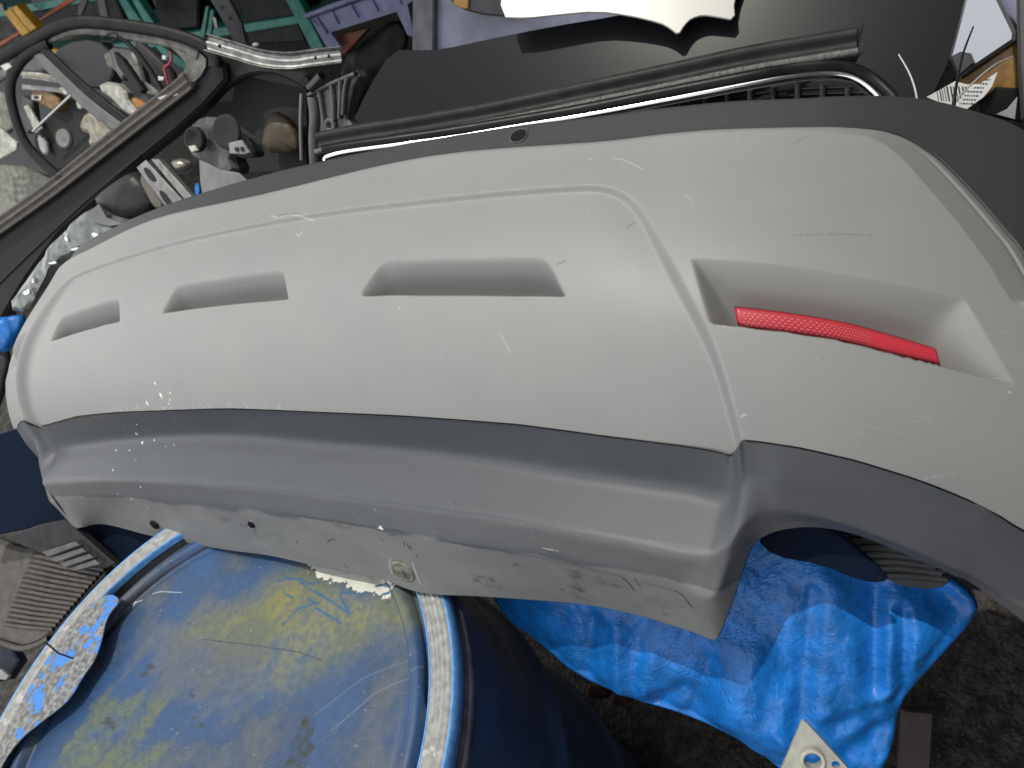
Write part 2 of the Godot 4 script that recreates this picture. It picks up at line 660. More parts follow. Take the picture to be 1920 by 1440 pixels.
	# dark lower valance from a table of stations: seam, inner corner, ledge edge, scuffed edge, lip
	var mid_st := [
		[-276.8, -89.4, -68, -344.8, -107.7, -118.4, -270.1, -159.4, -104.7, -301.6, -174.8, -130.3, -427.5, -200.1, -212.6],
		[-159.3, -87.4, -57.1, -217.1, -103, -105.7, -145, -156.3, -95.9, -169.7, -172.2, -119.7, -271.5, -207.6, -192.3],
		[-52.1, -85.4, -51.2, -104.1, -98.9, -99.7, -43.2, -154.9, -92.8, -63.4, -171.3, -115.6, -114.9, -210.4, -182.1],
		[36.4, -84.7, -50.3, -8, -98.9, -98, 42.9, -153.6, -92.8, 26.8, -172.1, -115.1, -23.3, -209, -180.1],
		[128.9, -86.4, -54.5, 94.8, -102.5, -99.4, 125.6, -154.5, -95, 112, -173.3, -117, 54.6, -211.6, -180.5],
		[194, -86.5, -58.1, 165.1, -103.5, -102.4, 190.8, -154.9, -98.4, 176.9, -174.9, -120.1, 139.3, -212.7, -183.1],
		[238.2, -86.7, -61.5, 212.8, -104.3, -105.4, 239.3, -156.1, -102, 226.4, -176.3, -123.4, 193.9, -219, -186.1],
		[289.6, -87.3, -66.9, 271, -105.9, -110.3, 302.2, -157.2, -107.9, 290.5, -177.3, -129.2, 265.6, -212, -191.7],
		[340.1, -87.7, -73.2, 326.8, -108.6, -116.2, 366.1, -160, -115.7, 355.2, -177.4, -136.8, 332.8, -205.8, -196.9],
		[375.6, -89.1, -79.5, 366.1, -111.4, -121.2, 398.8, -161.6, -120.5, 392.1, -179.3, -141.9, 370.7, -203.6, -198.9],
		[407.9, -90.4, -85.7, 402.6, -112.5, -126.6, 423.9, -163, -124.5, 417.9, -181.1, -146, 409.1, -204.9, -199.6],
		[440.6, -91.3, -92.2, 439.2, -113.6, -132.6, 450.9, -165, -129.2, 441.3, -181.9, -150, 437.7, -208.2, -199.3],
	]
	var end_st := [
		[469, -91.9, -98.3, 463.6, -114.1, -137.1, 470.5, -166.3, -133, 459.5, -182.8, -153.3, 459.9, -211.1, -200.4],
		[490.1, -92.7, -104.2, 481.8, -116.9, -140.1, 482.7, -165, -135.8, 469.8, -187.4, -155.3, 474.9, -213.8, -201.5],
		[498.8, -93.9, -108, 493, -118.2, -140, 488.9, -162.6, -136.4, 479.1, -189.1, -156.4, 480.7, -210.6, -197.8],
		[503, -94.3, -109.8, 500.9, -117.7, -133.2, 498.2, -155.7, -136.5, 489.8, -184.7, -155.1, 491.8, -190, -182.7],
		[511.6, -93.6, -94.5, 508.6, -114.6, -122.6, 507.9, -142.2, -132.4, 501.3, -160, -146.4, 502.9, -163.6, -166.9],
		[516, -89.1, -91.3, 514.8, -108.5, -115.6, 516.9, -131.2, -132.3, 512, -143.3, -145.7, 511.1, -147.3, -156.4],
		[523.1, -88.8, -93.5, 523.1, -105.7, -114.5, 525.4, -126.1, -135.3, 523.2, -133.8, -147.5, 521.8, -138.6, -155],
		[533.1, -89, -97.3, 535.4, -106.9, -117, 537, -124.3, -140.7, 536.5, -128.4, -152.5, 535.6, -132.1, -158.1],
		[550.3, -88.7, -104, 551.7, -105.7, -123.7, 554.9, -124, -150.1, 554.9, -125.4, -160.1, 553.9, -127.5, -165.7],
		[583.4, -90.3, -121.3, 581.6, -107.8, -140.9, 580.5, -126, -166.3, 579.4, -126.8, -173.8, 578.6, -127.3, -179.3],
		[618.3, -93.9, -145, 615.4, -111.5, -163.9, 613.6, -132.4, -188.8, 612.2, -133, -196, 611.1, -134.1, -201.3],
		[644.7, -98.2, -167, 641, -117.8, -186.5, 636.7, -137.2, -209.6, 635.7, -138.5, -215.9, 634.7, -139.3, -221.2],
		[665.7, -103.5, -188.4, 662.1, -123.1, -207.5, 657.7, -142.7, -230.3, 655.9, -144.3, -236, 654.5, -145.4, -240.9],
		[740, -115, -270, 738, -145, -290, 736, -180, -320, 735, -184, -330, 734, -188, -338],
	]
	var table := []
	for k in range(end_st.size() - 1, -1, -1):
		var row := v3(end_st[k])
		for j in 5:
			row[j].z += curv(row[j].x) - curv(-row[j].x)
			row[j].x = -row[j].x
		table.append(row)
	for s2 in mid_st:
		var row2 := v3(s2)
		if row2[2].x > -0.445:
			table.append(row2)
	for s3 in end_st:
		table.append(v3(s3))
	part(body, "lower_valance", valance(table), valance_material())
	# fasteners along the lip
	var fast := v3([-232.1, -197.7, -164, -16.4, -185.9, -136.1, 184.4, -201.5, -166.8])
	for k in 3:
		var fn_ := Vector3(0.0, -0.86, 0.51)
		var ft_ := Transform3D(Vector3.RIGHT, fn_, Vector3.RIGHT.cross(fn_), fast[k])
		if k == 2:
			ft_.origin += fn_ * 0.004
			var clip := part(body, "clip_fastener", lathe([13.5, -1, 13, 1.0, 11.5, 1.6, 10.5, 0.8, 8.5, 0.6, 7.5, 1.8, 0.1, 2.0], 36), mat("clip_dusty", lin(0.22, 0.21, 0.18), 0.7, 0.0, 2, 14.0), "dusty round push clip")
			clip.transform = ft_
			part(clip, "clip_slot", boxm(4.0, 9.0, 1.4, 0.3), mat("hole_grey", Color.BLACK)).transform = Transform3D(Basis(Vector3.RIGHT, -PI / 2), Vector3(0.001, 0.0028, 0))
		else:
			part(body, "screw_hole", lathe([7.0 - k * 2.5, -1, 6.4 - k * 2.5, 0.5, 0.1, 0.6], 28), mat("gap", Color.BLACK)).transform = ft_
	# a thin dark gap line along the seam
	for side in [-1.0, 1.0]:
		var line := PackedVector3Array()
		for k in 90:
			var xx := lerpf(0.0, 0.72, k / 89.0)
			var yy := at_x(seam, xx)
			line.append(Vector3(xx * side, yy - 0.0004, maxf(fascia_z(xx * side, yy), prof(yy) - curv(xx) - 0.0005) - 0.0006))
		part(body, "seam_gap", sweep(line, ring(0.6, 6), Vector3(0, 0.3, 1)), mat("gap", lin(0.012, 0.012, 0.012), 0.9, 0.0, 0))
	# the red reflectors
	var lens := v2([510.6, -7.5, 573.4, -9, 605, -12.3, 631.4, -15.5] + [633.9, -25, 605.6, -24.1, 573.6, -21.5, 513.4, -20.9])
	for side2 in [1.0, -1.0]:
		var lrows := []
		var luv := []
		var top := smooth2(PackedVector2Array([lens[0], lens[1], lens[2], lens[3]]), 16)
		var bot := smooth2(PackedVector2Array([lens[7], lens[6], lens[5], lens[4]]), 16)
		for r in 9:
			var lr := PackedVector3Array()
			var lu := PackedVector2Array()
			for k in top.size():
				var t := clampf((r - 1) / 6.0, 0.0, 1.0)
				var q := bot[k].lerp(top[k], t)
				var u := float(k) / (top.size() - 1)
				var z := prof(q.y) - curv(q.x) + offz(q.y) - 0.004
				if r == 0 or r == 8 or k == 0 or k == top.size() - 1:
					z -= 0.022
				else:
					z -= 0.0016 * pow(absf(t * 2.0 - 1.0), 4.0)
				lr.append(Vector3(q.x * side2, q.y, z))
				lu.append(Vector2(u, 1.0 - t))
			lrows.append(lr)
			luv.append(lu)
		part(fascia_part, "red_reflector", sheet(lrows, side2 < 0.0, luv), reflector_material())

func valance(table: Array) -> ArrayMesh:
	var per := 7
	var cols := []
	for i in table.size() - 1:
		for k in per:
			var c := PackedVector3Array()
			for j in 5:
				c.append(table[i][j].cubic_interpolate(table[i + 1][j], table[maxi(i - 1, 0)][j], table[mini(i + 2, table.size() - 1)][j], float(k) / per))
			cols.append(c)
	cols.append(table[table.size() - 1])
	var steps := [12, 16, 8, 16]
	var fine := []
	for c in cols:
		var f := PackedVector3Array()
		f.append(c[0] + Vector3(0, 0.0006, -0.012))
		f.append(c[0])
		f.append(c[0].lerp(c[1], 0.01))
		for j in 4:
			for k in range(1 if j == 0 else 0, steps[j]):
				f.append(c[j].lerp(c[j + 1], float(k) / steps[j]))
		f.append(c[4].lerp(c[3], 0.01))
		f.append(c[4])
		# the lip turns under and back
		f.append(c[4] + Vector3(0, 0.0012, -0.0035))
		f.append(c[4] + Vector3(0, 0.012, -0.0035))
		f.append(c[4] + Vector3(0, 0.035, 0.012))
		for pass_ in 5:
			var g := f.duplicate()
			for k in range(3, f.size() - 5):
				# the two lower creases stay crisper than the inner corner
				var keep := 0.5 if k < 23 or pass_ < 1 else 0.93
				g[k] = f[k] * keep + (f[k - 1] + f[k + 1]) * (1.0 - keep) * 0.5
			f = g
		fine.append(f)
	var rows := []
	var uvs := []
	for r in fine[0].size():
		var row := PackedVector3Array()
		var ur := PackedVector2Array()
		for c in fine.size():
			var q: Vector3 = fine[c][r]
			row.append(q)
			ur.append(Vector2(q.x / 1.5 + 0.5, -(q.y + q.z + curv(q.x) + 0.09) / 0.35))
		rows.append(row)
		uvs.append(ur)
	return sheet(rows, true, uvs)

# marks are painted in mm on the unfolded surface: dots, strokes
func dot(im: Image, c: Vector2, rx: float, ry: float, col: Color, alpha: float, rng: RandomNumberGenerator, ragged := 0.3) -> void:
	var ph := rng.randf() * TAU
	for yy in range(floori(c.y - ry * 1.5) , ceili(c.y + ry * 1.5) + 1):
		for xx in range(floori(c.x - rx * 1.5), ceili(c.x + rx * 1.5) + 1):
			if xx < 0 or yy < 0 or xx >= im.get_width() or yy >= im.get_height():
				continue
			var d := Vector2((xx - c.x) / rx, (yy - c.y) / ry)
			var a := atan2(d.y, d.x)
			var lim := 1.0 + ragged * (sin(a * 3.0 + ph) * 0.5 + sin(a * 5.0 + ph * 2.0) * 0.5)
			if d.length() < lim:
				im.set_pixel(xx, yy, im.get_pixel(xx, yy).lerp(col, alpha))

func stroke(im: Image, pts: PackedVector2Array, w: float, col: Color, alpha: float, rng: RandomNumberGenerator, broken := 0.0) -> void:
	for i in pts.size() - 1:
		var n := maxi(1, ceili(pts[i].distance_to(pts[i + 1]) / maxf(0.6, w * 0.7)))
		for k in n:
			if rng.randf() < broken:
				continue
			var q := pts[i].lerp(pts[i + 1], (k + 0.5) / n)
			dot(im, q, maxf(w * rng.randf_range(0.6, 1.1), 0.55), maxf(w * rng.randf_range(0.6, 1.1), 0.55), col, alpha, rng, 0.2)

func fx(p: PackedVector2Array) -> PackedVector2Array:
	var q := PackedVector2Array()
	for v in p:
		q.append(Vector2((v.x / 1.5 + 0.5) * 2048.0, (0.5 - (v.y - 0.02) / 0.375) * 512.0))
	return q

func vx(p: PackedVector2Array) -> PackedVector2Array:
	var q := PackedVector2Array()
	for v in p:
		q.append(Vector2((v.x / 1.5 + 0.5) * 2048.0, -(v.y + 0.09) / 0.35 * 512.0))
	return q

func textured(key: String, im: Image, rough: float, normal_key := "") -> StandardMaterial3D:
	var m := StandardMaterial3D.new()
	m.resource_name = key
	m.albedo_texture = ImageTexture.create_from_image(im)
	m.roughness = rough
	if normal_key:
		m.normal_enabled = true
		m.normal_texture = tex[normal_key]
		m.normal_scale = 0.3
	return m

func fascia_material() -> StandardMaterial3D:
	var rng := RandomNumberGenerator.new()
	rng.seed = 7
	var im := Image.create(2048, 512, false, Image.FORMAT_RGB8)
	var fn := FastNoiseLite.new()
	fn.seed = 3
	fn.frequency = 0.006
	fn.fractal_octaves = 5
	var f2 := FastNoiseLite.new()
	f2.seed = 9
	f2.frequency = 0.02
	f2.fractal_octaves = 4
	for y in 512:
		for x in 2048:
			var n := fn.get_noise_2d(x, y * 1.3)
			var g := f2.get_noise_2d(x * 0.6, y)
			var k := 1.0 + 0.035 * n + 0.02 * g + rng.randf_range(-0.016, 0.016)
			im.set_pixel(x, y, lin(0.262 * k + 0.004 * n, 0.265 * k, 0.260 * k - 0.004 * n))
	var pale := lin(0.52, 0.52, 0.50)
	var white := lin(0.82, 0.82, 0.80)
	var dark := lin(0.16, 0.16, 0.155)
	# scratches and hairs
	stroke(im, fx(v2([407.4, 121.2, 415.2, 119.3, 422.5, 115.3, 433.8, 107.7])), 0.6, pale, 0.48, rng)
	stroke(im, fx(v2([36.9, 104.6, 49.6, 99.7, 68.6, 100.9, 102, 92.3])), 1.2, pale, 0.42, rng, 0.2)
	stroke(im, fx(v2([47.8, 102.8, 70.3, 102, 81.7, 100.9])), 0.7, dark, 0.7, rng)
	stroke(im, fx(v2([92.4, 80.1, 89.2, 74.7, 83.7, 78])), 1.4, pale, 0.36, rng)
	stroke(im, fx(v2([335.6, -29, 339, -35.7, 343.6, -42.5])), 0.6, pale, 0.48, rng)
	stroke(im, fx(v2([471.1, 79.2, 474, 77.6, 477.4, 72.9])), 0.6, pale, 0.36, rng)
	stroke(im, fx(v2([544.6, 46.9, 573.1, 52.8, 594.9, 56.1])), 1.3, dark, 0.35, rng, 0.5)
	stroke(im, fx(v2([549.5, 140.5, 542.9, 136.7, 536.3, 130.9])), 1.0, dark, 0.25, rng, 0.4)
	stroke(im, fx(v2([429.9, 55.2, 433.8, 61])), 1.6, dark, 0.4, rng)
	stroke(im, fx(v2([379.5, 23.2, 386.5, 26.6])), 1.5, dark, 0.55, rng)
	stroke(im, fx(v2([515.8, -76.5, 519, -74.6])), 1.0, pale, 0.48, rng)
	stroke(im, fx(v2([618.3, -93.9, 642.6, -85.3])), 0.8, pale, 0.25, rng, 0.5)
	stroke(im, fx(v2([344.3, -3.7, 359, -4.3])), 1.2, dark, 0.25, rng, 0.3)
	# smudges of rubbed-in dirt under the pockets
	for q in fx(v2([-145.7, -1.2, -131.2, -0.6, -120.3, -0.3, -53.9, -0.7, 9.2, 0.5, 38.3, 0.7, 163.6, -1.1, 267.7, -2.2, -170.8, -3.4, -86.2, 1.7])):
		for k in 26:
			dot(im, q + Vector2(rng.randfn(0, 9), rng.randfn(0, 4)), rng.randf_range(0.5, 1.6), rng.randf_range(0.5, 1.4), dark, 0.12, rng)
	# fine rubbing marks all over
	for k in 150:
		var sa := Vector2(rng.randf() * 2048, rng.randf_range(40, 500))
		var dir := Vector2.from_angle(rng.randf() * PI) * rng.randf_range(4, 40)
		stroke(im, PackedVector2Array([sa, sa + dir * 0.5 + Vector2(rng.randfn(0, 3), rng.randfn(0, 2)), sa + dir]), 0.55, pale if k % 3 else dark, rng.randf_range(0.04, 0.16), rng, 0.3)
	for k in 40:
		var sb := Vector2(rng.randf() * 2048, rng.randf_range(60, 480))
		for j in 40:
			dot(im, sb + Vector2(rng.randfn(0, 26), rng.randfn(0, 9)), rng.randf_range(0.6, 2.4), rng.randf_range(0.5, 1.6), dark if k % 2 else pale, 0.06, rng, 0.5)
	# white drops of paint
	var drops := fx(v2([-122.2, -63, -117.6, -73.8, -151.6, -79.7, -98.1, -71.8, -102.9, -78.1, -107.3, -80.7, -174.7, -81.7, -120.5, -84.6]))
	var size := [2.0, 3.0, 2.4, 1.5, 1.2, 0.9, 1.0, 0.9]
	for k in drops.size():
		dot(im, drops[k], size[k] * 0.9, size[k] * 1.1, white, 0.95, rng)
	for k in 90:
		dot(im, Vector2(rng.randf() * 2048, rng.randf() * 512), rng.randf_range(0.5, 1.0), rng.randf_range(0.5, 1.0), white if rng.randf() < 0.5 else dark, 0.5, rng)
	# worn pale specks along the seam
	for k in 130:
		var xx := rng.randf_range(-0.25, 0.10)
		dot(im, fx(PackedVector2Array([Vector2(xx, at_x(seam, absf(xx)) + absf(rng.randfn(0.002, 0.002)))]))[0], rng.randf_range(0.6, 1.6), 0.7, pale, 0.5, rng)
	noise_tex("grain_n", 21, 0.25, 2.0, 1.0, FastNoiseLite.TYPE_SIMPLEX, 3, true)
	var m := textured("grey_fascia", im, 0.5)
	return m

func valance_material() -> StandardMaterial3D:
	var rng := RandomNumberGenerator.new()
	rng.seed = 17
	var im := Image.create(2048, 512, false, Image.FORMAT_RGB8)
	var fn := FastNoiseLite.new()
	fn.seed = 13
	fn.frequency = 0.010
	fn.fractal_octaves = 5
	var f2 := FastNoiseLite.new()
	f2.seed = 19
	f2.frequency = 0.03
	f2.fractal_octaves = 5
	for y in 512:
		var s := -(y / 512.0 * 0.35) - 0.09
		for x in 2048:
			var n := fn.get_noise_2d(x * 0.8, y)
			var g := f2.get_noise_2d(x, y)
			var k := 1.0 + 0.06 * n + 0.04 * g + rng.randf_range(-0.03, 0.03)
			var c := Color(0.073 * k, 0.078 * k, 0.088 * k)
			# dried mud below the scuffed edge, patchy with a ragged border
			var low := -0.290 + 0.012 * n
			if s < low:
				var dust := clampf(0.78 + 0.22 * n + 0.10 * g, 0.0, 1.0) * clampf((low - s) / 0.006, 0.0, 1.0)
				c = c.lerp(Color(0.205, 0.206, 0.203), dust * 0.85)
			elif s < -0.250:
				c = c.lerp(Color(0.125, 0.128, 0.13), clampf(0.40 + 0.15 * g + 0.10 * n, 0.0, 0.6))
			im.set_pixel(x, y, c.linear_to_srgb())
	var black := lin(0.025, 0.026, 0.028)
	var grey := lin(0.055, 0.057, 0.060)
	var pale := lin(0.36, 0.35, 0.33)
	var white := lin(0.80, 0.80, 0.79)
	# scuffs along the edge
	stroke(im, vx(v2([326.9, -297.1, 346.8, -299.4, 358.1, -302.2, 372.4, -300.7, 385.5, -303.5, 401, -303.9, 413.8, -304.8])), 1.0, black, 0.45, rng, 0.35)
	stroke(im, vx(v2([413.8, -304.8, 417.4, -313.5, 420.2, -326.5])), 1.3, black, 0.5, rng)
	stroke(im, vx(v2([424.7, -303.9, 426.7, -316.2])), 0.9, black, 0.45, rng)
	stroke(im, vx(v2([430.3, -307.8, 444.7, -308.8, 455.3, -310.9])), 0.9, black, 0.45, rng, 0.4)
	stroke(im, vx(v2([455.6, -309.2, 461.8, -315.9, 465.6, -328.3])), 1.3, black, 0.5, rng)
	stroke(im, vx(v2([243.5, -294.7, 276.4, -295.9, 318.2, -296])), 3.4, grey, 0.55, rng, 0.2)
	stroke(im, vx(v2([43.1, -289, 103.9, -289.9, 165.4, -291, 209.6, -290.4])), 4.0, grey, 0.4, rng, 0.3)
	stroke(im, vx(v2([458, -371.8, 461.3, -379.9, 465.7, -386.7])), 1.2, black, 0.75, rng)
	stroke(im, vx(v2([93, -335.1, 102.3, -327.3, 108.6, -326])), 1.2, black, 0.7, rng)
	stroke(im, vx(v2([174.3, -308.7, 175.5, -315.9])), 0.9, black, 0.6, rng)
	for q in [[[203.8, -307, 202, -315.7]], [[207.1, -310, 206, -318.5]], [[210, -312.1, 208.3, -320.8]], [[210.9, -327.6, 211.8, -332]], [[40.1, -348.8, 46.4, -342.4]], [[100.1, -374.4, 100.8, -383.6]], [[347.7, -354.2, 350, -357]], [[436.4, -356.9, 441, -354.4]]]:
		stroke(im, vx(v2(q[0])), 1.0, black, 0.7, rng)
	for q in vx(v2([316.9, -318.6, 265.7, -361.6, 282.2, -355.9, 371.6, -323.4, 367.3, -350.5])):
		dot(im, q, 5.0, 4.0, grey, 0.55, rng, 0.5)
	for spot in vx(v2([-73.3, -298.1, -60.7, -318, -31.3, -324.3, -19.1, -343.9, 129.3, -296.8, 271.1, -352.7, 283.4, -367.6, 438.2, -335.4, 397, -324])):
		for k in 40:
			dot(im, spot + Vector2(rng.randfn(0, 11), rng.randfn(0, 6)), rng.randf_range(1.5, 5), rng.randf_range(1.5, 4), grey, 0.10, rng, 0.5)
	for k in 60:
		var c0 := vx(v2([372.4, -311.5, 363.1, -367.8]))
		var q2 := c0[0].lerp(c0[1], rng.randf()) + Vector2(rng.randfn(0, 6), rng.randfn(0, 4))
		dot(im, q2, rng.randf_range(2, 6), rng.randf_range(2, 5), grey, 0.16, rng, 0.5)
	# pale abrasion, drips and specks
	for a in [[[-217.1, -302.7, -221.6, -318.6]], [[-13.1, -310.9, -22.8, -330.5]], [[173.3, -345, 166, -361.5, 164.8, -375.7]], [[202, -342.9, 199.6, -364.6, 198.7, -380.5]], [[350.5, -282.5, 364.5, -282.9]], [[182.7, -260.5, 182.4, -263.8]]]:
		stroke(im, vx(v2(a[0])), 1.3, pale, 0.75, rng, 0.15)
	for k in 420:
		var xx := rng.randf_range(-0.48, 0.48)
		dot(im, vx(PackedVector2Array([Vector2(xx, rng.randf_range(-0.40, -0.245))]))[0], rng.randf_range(0.5, 1.6), rng.randf_range(0.5, 1.2), pale if rng.randf() < 0.7 else black, 0.35, rng)
	for k in 160:
		dot(im, Vector2(rng.randf() * 2048, rng.randf_range(20, 230)), 0.7, 0.6, pale, 0.5, rng)
	var drops := vx(v2([-210.5, -167.1, -234, -188.6, -228.3, -205.7, -200.9, -202, -288.2, -215.6, -252.3, -215.6, -267.2, -239.8, -245.7, -171.8, -223.3, -226.9, -170.4, -209.8, -153.8, -207.7, -195.6, -183.5, -204.6, -180.2, -125.7, -162, -198.6, -265, -267.4, -283.3, -243.5, -294.3, -190.6, -279.1, -278.8, -232.8, 182, -289.6]))
	var size := [2.2, 3.4, 3.0, 1.8, 1.9, 1.6, 1.8, 1.2, 1.0, 1.0, 1.3, 0.9, 0.9, 1.1, 2.2, 1.8, 2.4, 0.9, 0.8, 4.2]
	for k in drops.size():
		dot(im, drops[k], size[k] * 0.85, size[k] * 1.1, white, 0.95, rng, 0.4)
	return textured("dark_valance", im, 0.5)

func reflector_material() -> StandardMaterial3D:
	var im := Image.create(512, 64, false, Image.FORMAT_RGB8)
	for y in 64:
		for x in 512:
			var c := Color(0.46, 0.030, 0.048)
			if x > 24 and y > 14 and y < 60:
				if x < 270:
					var cx := fposmod(x + (4.5 if int(y / 9.0) % 2 else 0.0), 9.0) - 4.5
					var cy := fposmod(y, 9.0) - 4.5
					c = Color(0.42, 0.026, 0.042)
					if cx * cx + cy * cy * 1.6 < 6.0:
						c = Color(0.62, 0.16, 0.17)
				elif x < 500:
					var w := fposmod(y + x * 0.10, 7.0)
					c = Color(0.54, 0.035, 0.055) if w < 4.5 else Color(0.40, 0.02, 0.04)
					if w > 5.6 and int(x / 5.0) % 2 == 0:
						c = Color(0.62, 0.10, 0.11)
			if y < 6 or x < 8:
				c = Color(0.32, 0.012, 0.022)
			im.set_pixel(x, y, c.linear_to_srgb())
	var m := textured("red_reflector", im, 0.38)
	m.clearcoat_enabled = true
	m.clearcoat = 0.4
	m.clearcoat_roughness = 0.1
	return m

# ------------------------------------------------------------------ setting
func build_setting() -> void:
	var g := MeshInstance3D.new()
	g.name = "ground"
	var pm := PlaneMesh.new()
	pm.size = Vector2(60, 60)
	g.mesh = pm
	g.set_meta("kind", "structure")
	var m := StandardMaterial3D.new()
	m.albedo_texture = noise_tex("ground", 31, 0.018, 0.12, 0.50, FastNoiseLite.TYPE_SIMPLEX_SMOOTH, 8, false, 0.8)
	m.albedo_color = lin(0.40, 0.355, 0.30)
	m.roughness = 0.85
	m.uv1_triplanar = true
	m.uv1_world_triplanar = true
	m.uv1_scale = Vector3.ONE * 2.6
	m.normal_enabled = true
	m.normal_texture = noise_tex("ground_n", 33, 0.06, 6.0, 1.0, FastNoiseLite.TYPE_SIMPLEX_SMOOTH, 5, true)
	m.normal_scale = 0.8
	g.material_override = m
	add_child(g)
	# small stones and chips pressed in the dirt
	var rng := RandomNumberGenerator.new()
	rng.seed = 5
	var st := SurfaceTool.new()
	st.begin(Mesh.PRIMITIVE_TRIANGLES)
	for k in 2600:
		var c := Vector3(rng.randf_range(0.3, 1.3), 0.0, rng.randf_range(-1.2, 0.1))
		var r := rng.randf_range(0.0012, 0.0045)
		var pts := []
		for j in 6:
			var a := TAU * j / 6
			pts.append(c + Vector3(cos(a) * r * rng.randf_range(0.6, 1.3), 0.0, sin(a) * r * rng.randf_range(0.6, 1.3)))
		var topp := c + Vector3(0, r * 0.6, 0)
		for j in 6:
			tri(st, pts[j], pts[(j + 1) % 6], topp, Vector3.UP)
	st.generate_normals()
	var pebbles := single("gravel", "small stones and chips scattered on the dark dirt at lower right", "gravel", st.commit(), mat("stone", lin(0.075, 0.065, 0.052), 0.9, 0.0, 2, 12.0))
	pebbles.set_meta("kind", "stuff")
	# back wall of the shed
	var wall := thing("shed_wall", "dark back wall of the shed behind the shelves", "wall", Transform3D(Basis(), Vector3(-2.5, 0, -5.2)))
	part(wall, "wall_sheet", boxm(14000, 6000, 60, 2), mat("shed_dark", lin(0.07, 0.07, 0.068), 0.8, 0.0, 2, 0.8))
	var roof := thing("shade_roof", "unseen flat roof added over the shelves to shade the background", "roof", Transform3D(Basis(), Vector3(-2.9, 2.62, -3.3)))  # out-of-view roof, added so the background falls into shade
	part(roof, "roof_sheet", boxm(8200, 40, 4100, 2), mats["shed_dark"]).position.z = 2.05
	var side_wall := thing("shade_side_wall", "unseen dark wall added right of the bumper to block sky light", "wall", Transform3D(Basis(Vector3.UP, -PI / 2), Vector3(0.98, 0, -2.2)))  # out-of-view wall, added to keep sky light off right-facing surfaces
	part(side_wall, "wall_sheet", boxm(6200, 6400, 60, 2), mats["shed_dark"])

# ------------------------------------------------------------------ the drum
func build_barrel() -> void:
	var drum := thing("steel_drum", "battered blue drum with paint-stained lid under the bumper", "drum", Transform3D(Basis(), Vector3(0, 0, 0)))
	var paint := mat("drum_blue", lin(0.075, 0.135, 0.25), 0.45, 0.0, 1, 1.6)
	part(drum, "drum_body", lathe([0.1, 2, 270, 2, 280, 10, 283, 30, 284, 270, 287, 284, 293, 296, 296, 304, 293, 312, 287, 324, 284, 338, 284, 560, 287, 574, 293, 586, 296, 594, 293, 602, 287, 614, 284, 630, 284, 800, 283, 840, 281, 858, 276, 862], 128), paint)
	part(drum, "lid", lathe([262, 871, 259, 864, 256, 862, 253, 864, 250, 870, 244, 873, 238, 871, 235, 864, 232, 862, 226, 863, 222, 864, 100, 865.5, 0.1, 866], 128), lid_material())
	var blue_edge := worn("ring_blue", 71, Color(0.07, 0.24, 0.56), Color(0.13, 0.33, 0.66), Color(0.33, 0.34, 0.36), 0.24, 0.02, 0.5, 5.0)
	part(drum, "rim_bead", lathe([281, 836, 287, 838, 291.5, 842, 293, 848, 292, 855, 288.5, 860, 285, 862], 160), mat("bead_grey", lin(0.15, 0.145, 0.145), 0.45, 0.0, 2, 6.0))
	var clamp := part(drum, "clamp_ring", lathe([285.8, 880.3, 283.6, 881.6, 281.5, 881.9, 280, 880.2, 279, 881.8, 276.5, 881.9, 275, 880.0, 273.6, 881.2, 272.2, 881.4, 271.0, 879.8, 269.8, 881.0, 268.4, 881.2, 267.2, 879.7, 266, 880.6, 264.8, 880.6], 160), ring_material())
	part(clamp, "ring_outer_edge", lathe([283, 860, 288, 861, 290, 865, 290.7, 871, 290, 877, 288.2, 880.2, 286.6, 881.0, 285.6, 880.4], 160), blue_edge, "blue painted outer edge of the ring")
	part(clamp, "ring_inner_edge", lathe([265, 880.2, 264.2, 881.2, 263.0, 880.9, 262.2, 878.5, 262.2, 872], 160), blue_edge, "light blue inner edge of the ring")
	# torn inner lip of the ring, bent in over the lid
	var flap := v2([-200.1, -102.1, -205.9, -85.8, -203.5, -71.9, -192.6, -54.9, -184.2, -33.7, -187.9, -14.8, -186.6, 7.3, -194.2, 21.9, -210.5, 41.3, -226, 62.1, -230, 81.4, -226.8, 98.5, -254.3, 105.9, -254.7, 78.4, -263.2, 20.5, -263.4, -40.4, -255.6, -79, -230.6, -105.4])
	var flat := []
	for q in flap:
		flat.append(q.x * 1000.0)
		flat.append(-q.y * 1000.0)
	var f := part(drum, "torn_ring_edge", slab(flat, 1.6, 0.5, 2), flap_material(), "torn strip of ring with flaking blue paint")
	f.transform = Transform3D(Vector3(1, 0, 0), Vector3(0, 0.02, -1), Vector3(0, 1, 0), Vector3(0, 0.8845, 0))
	# ring fastening seam
	var joint := v2([-283.1, -32.8, -249.8, -26.9, -219.9, -27])
	var sm := PackedVector3Array()
	for q in joint:
		sm.append(Vector3(q.x, 0.8855, q.y))
	part(drum, "ring_joint", sweep(sm, ring(0.9, 8), Vector3.UP), mat("gap", Color.BLACK))
	# chips of paint and dents stay in the lid's paint

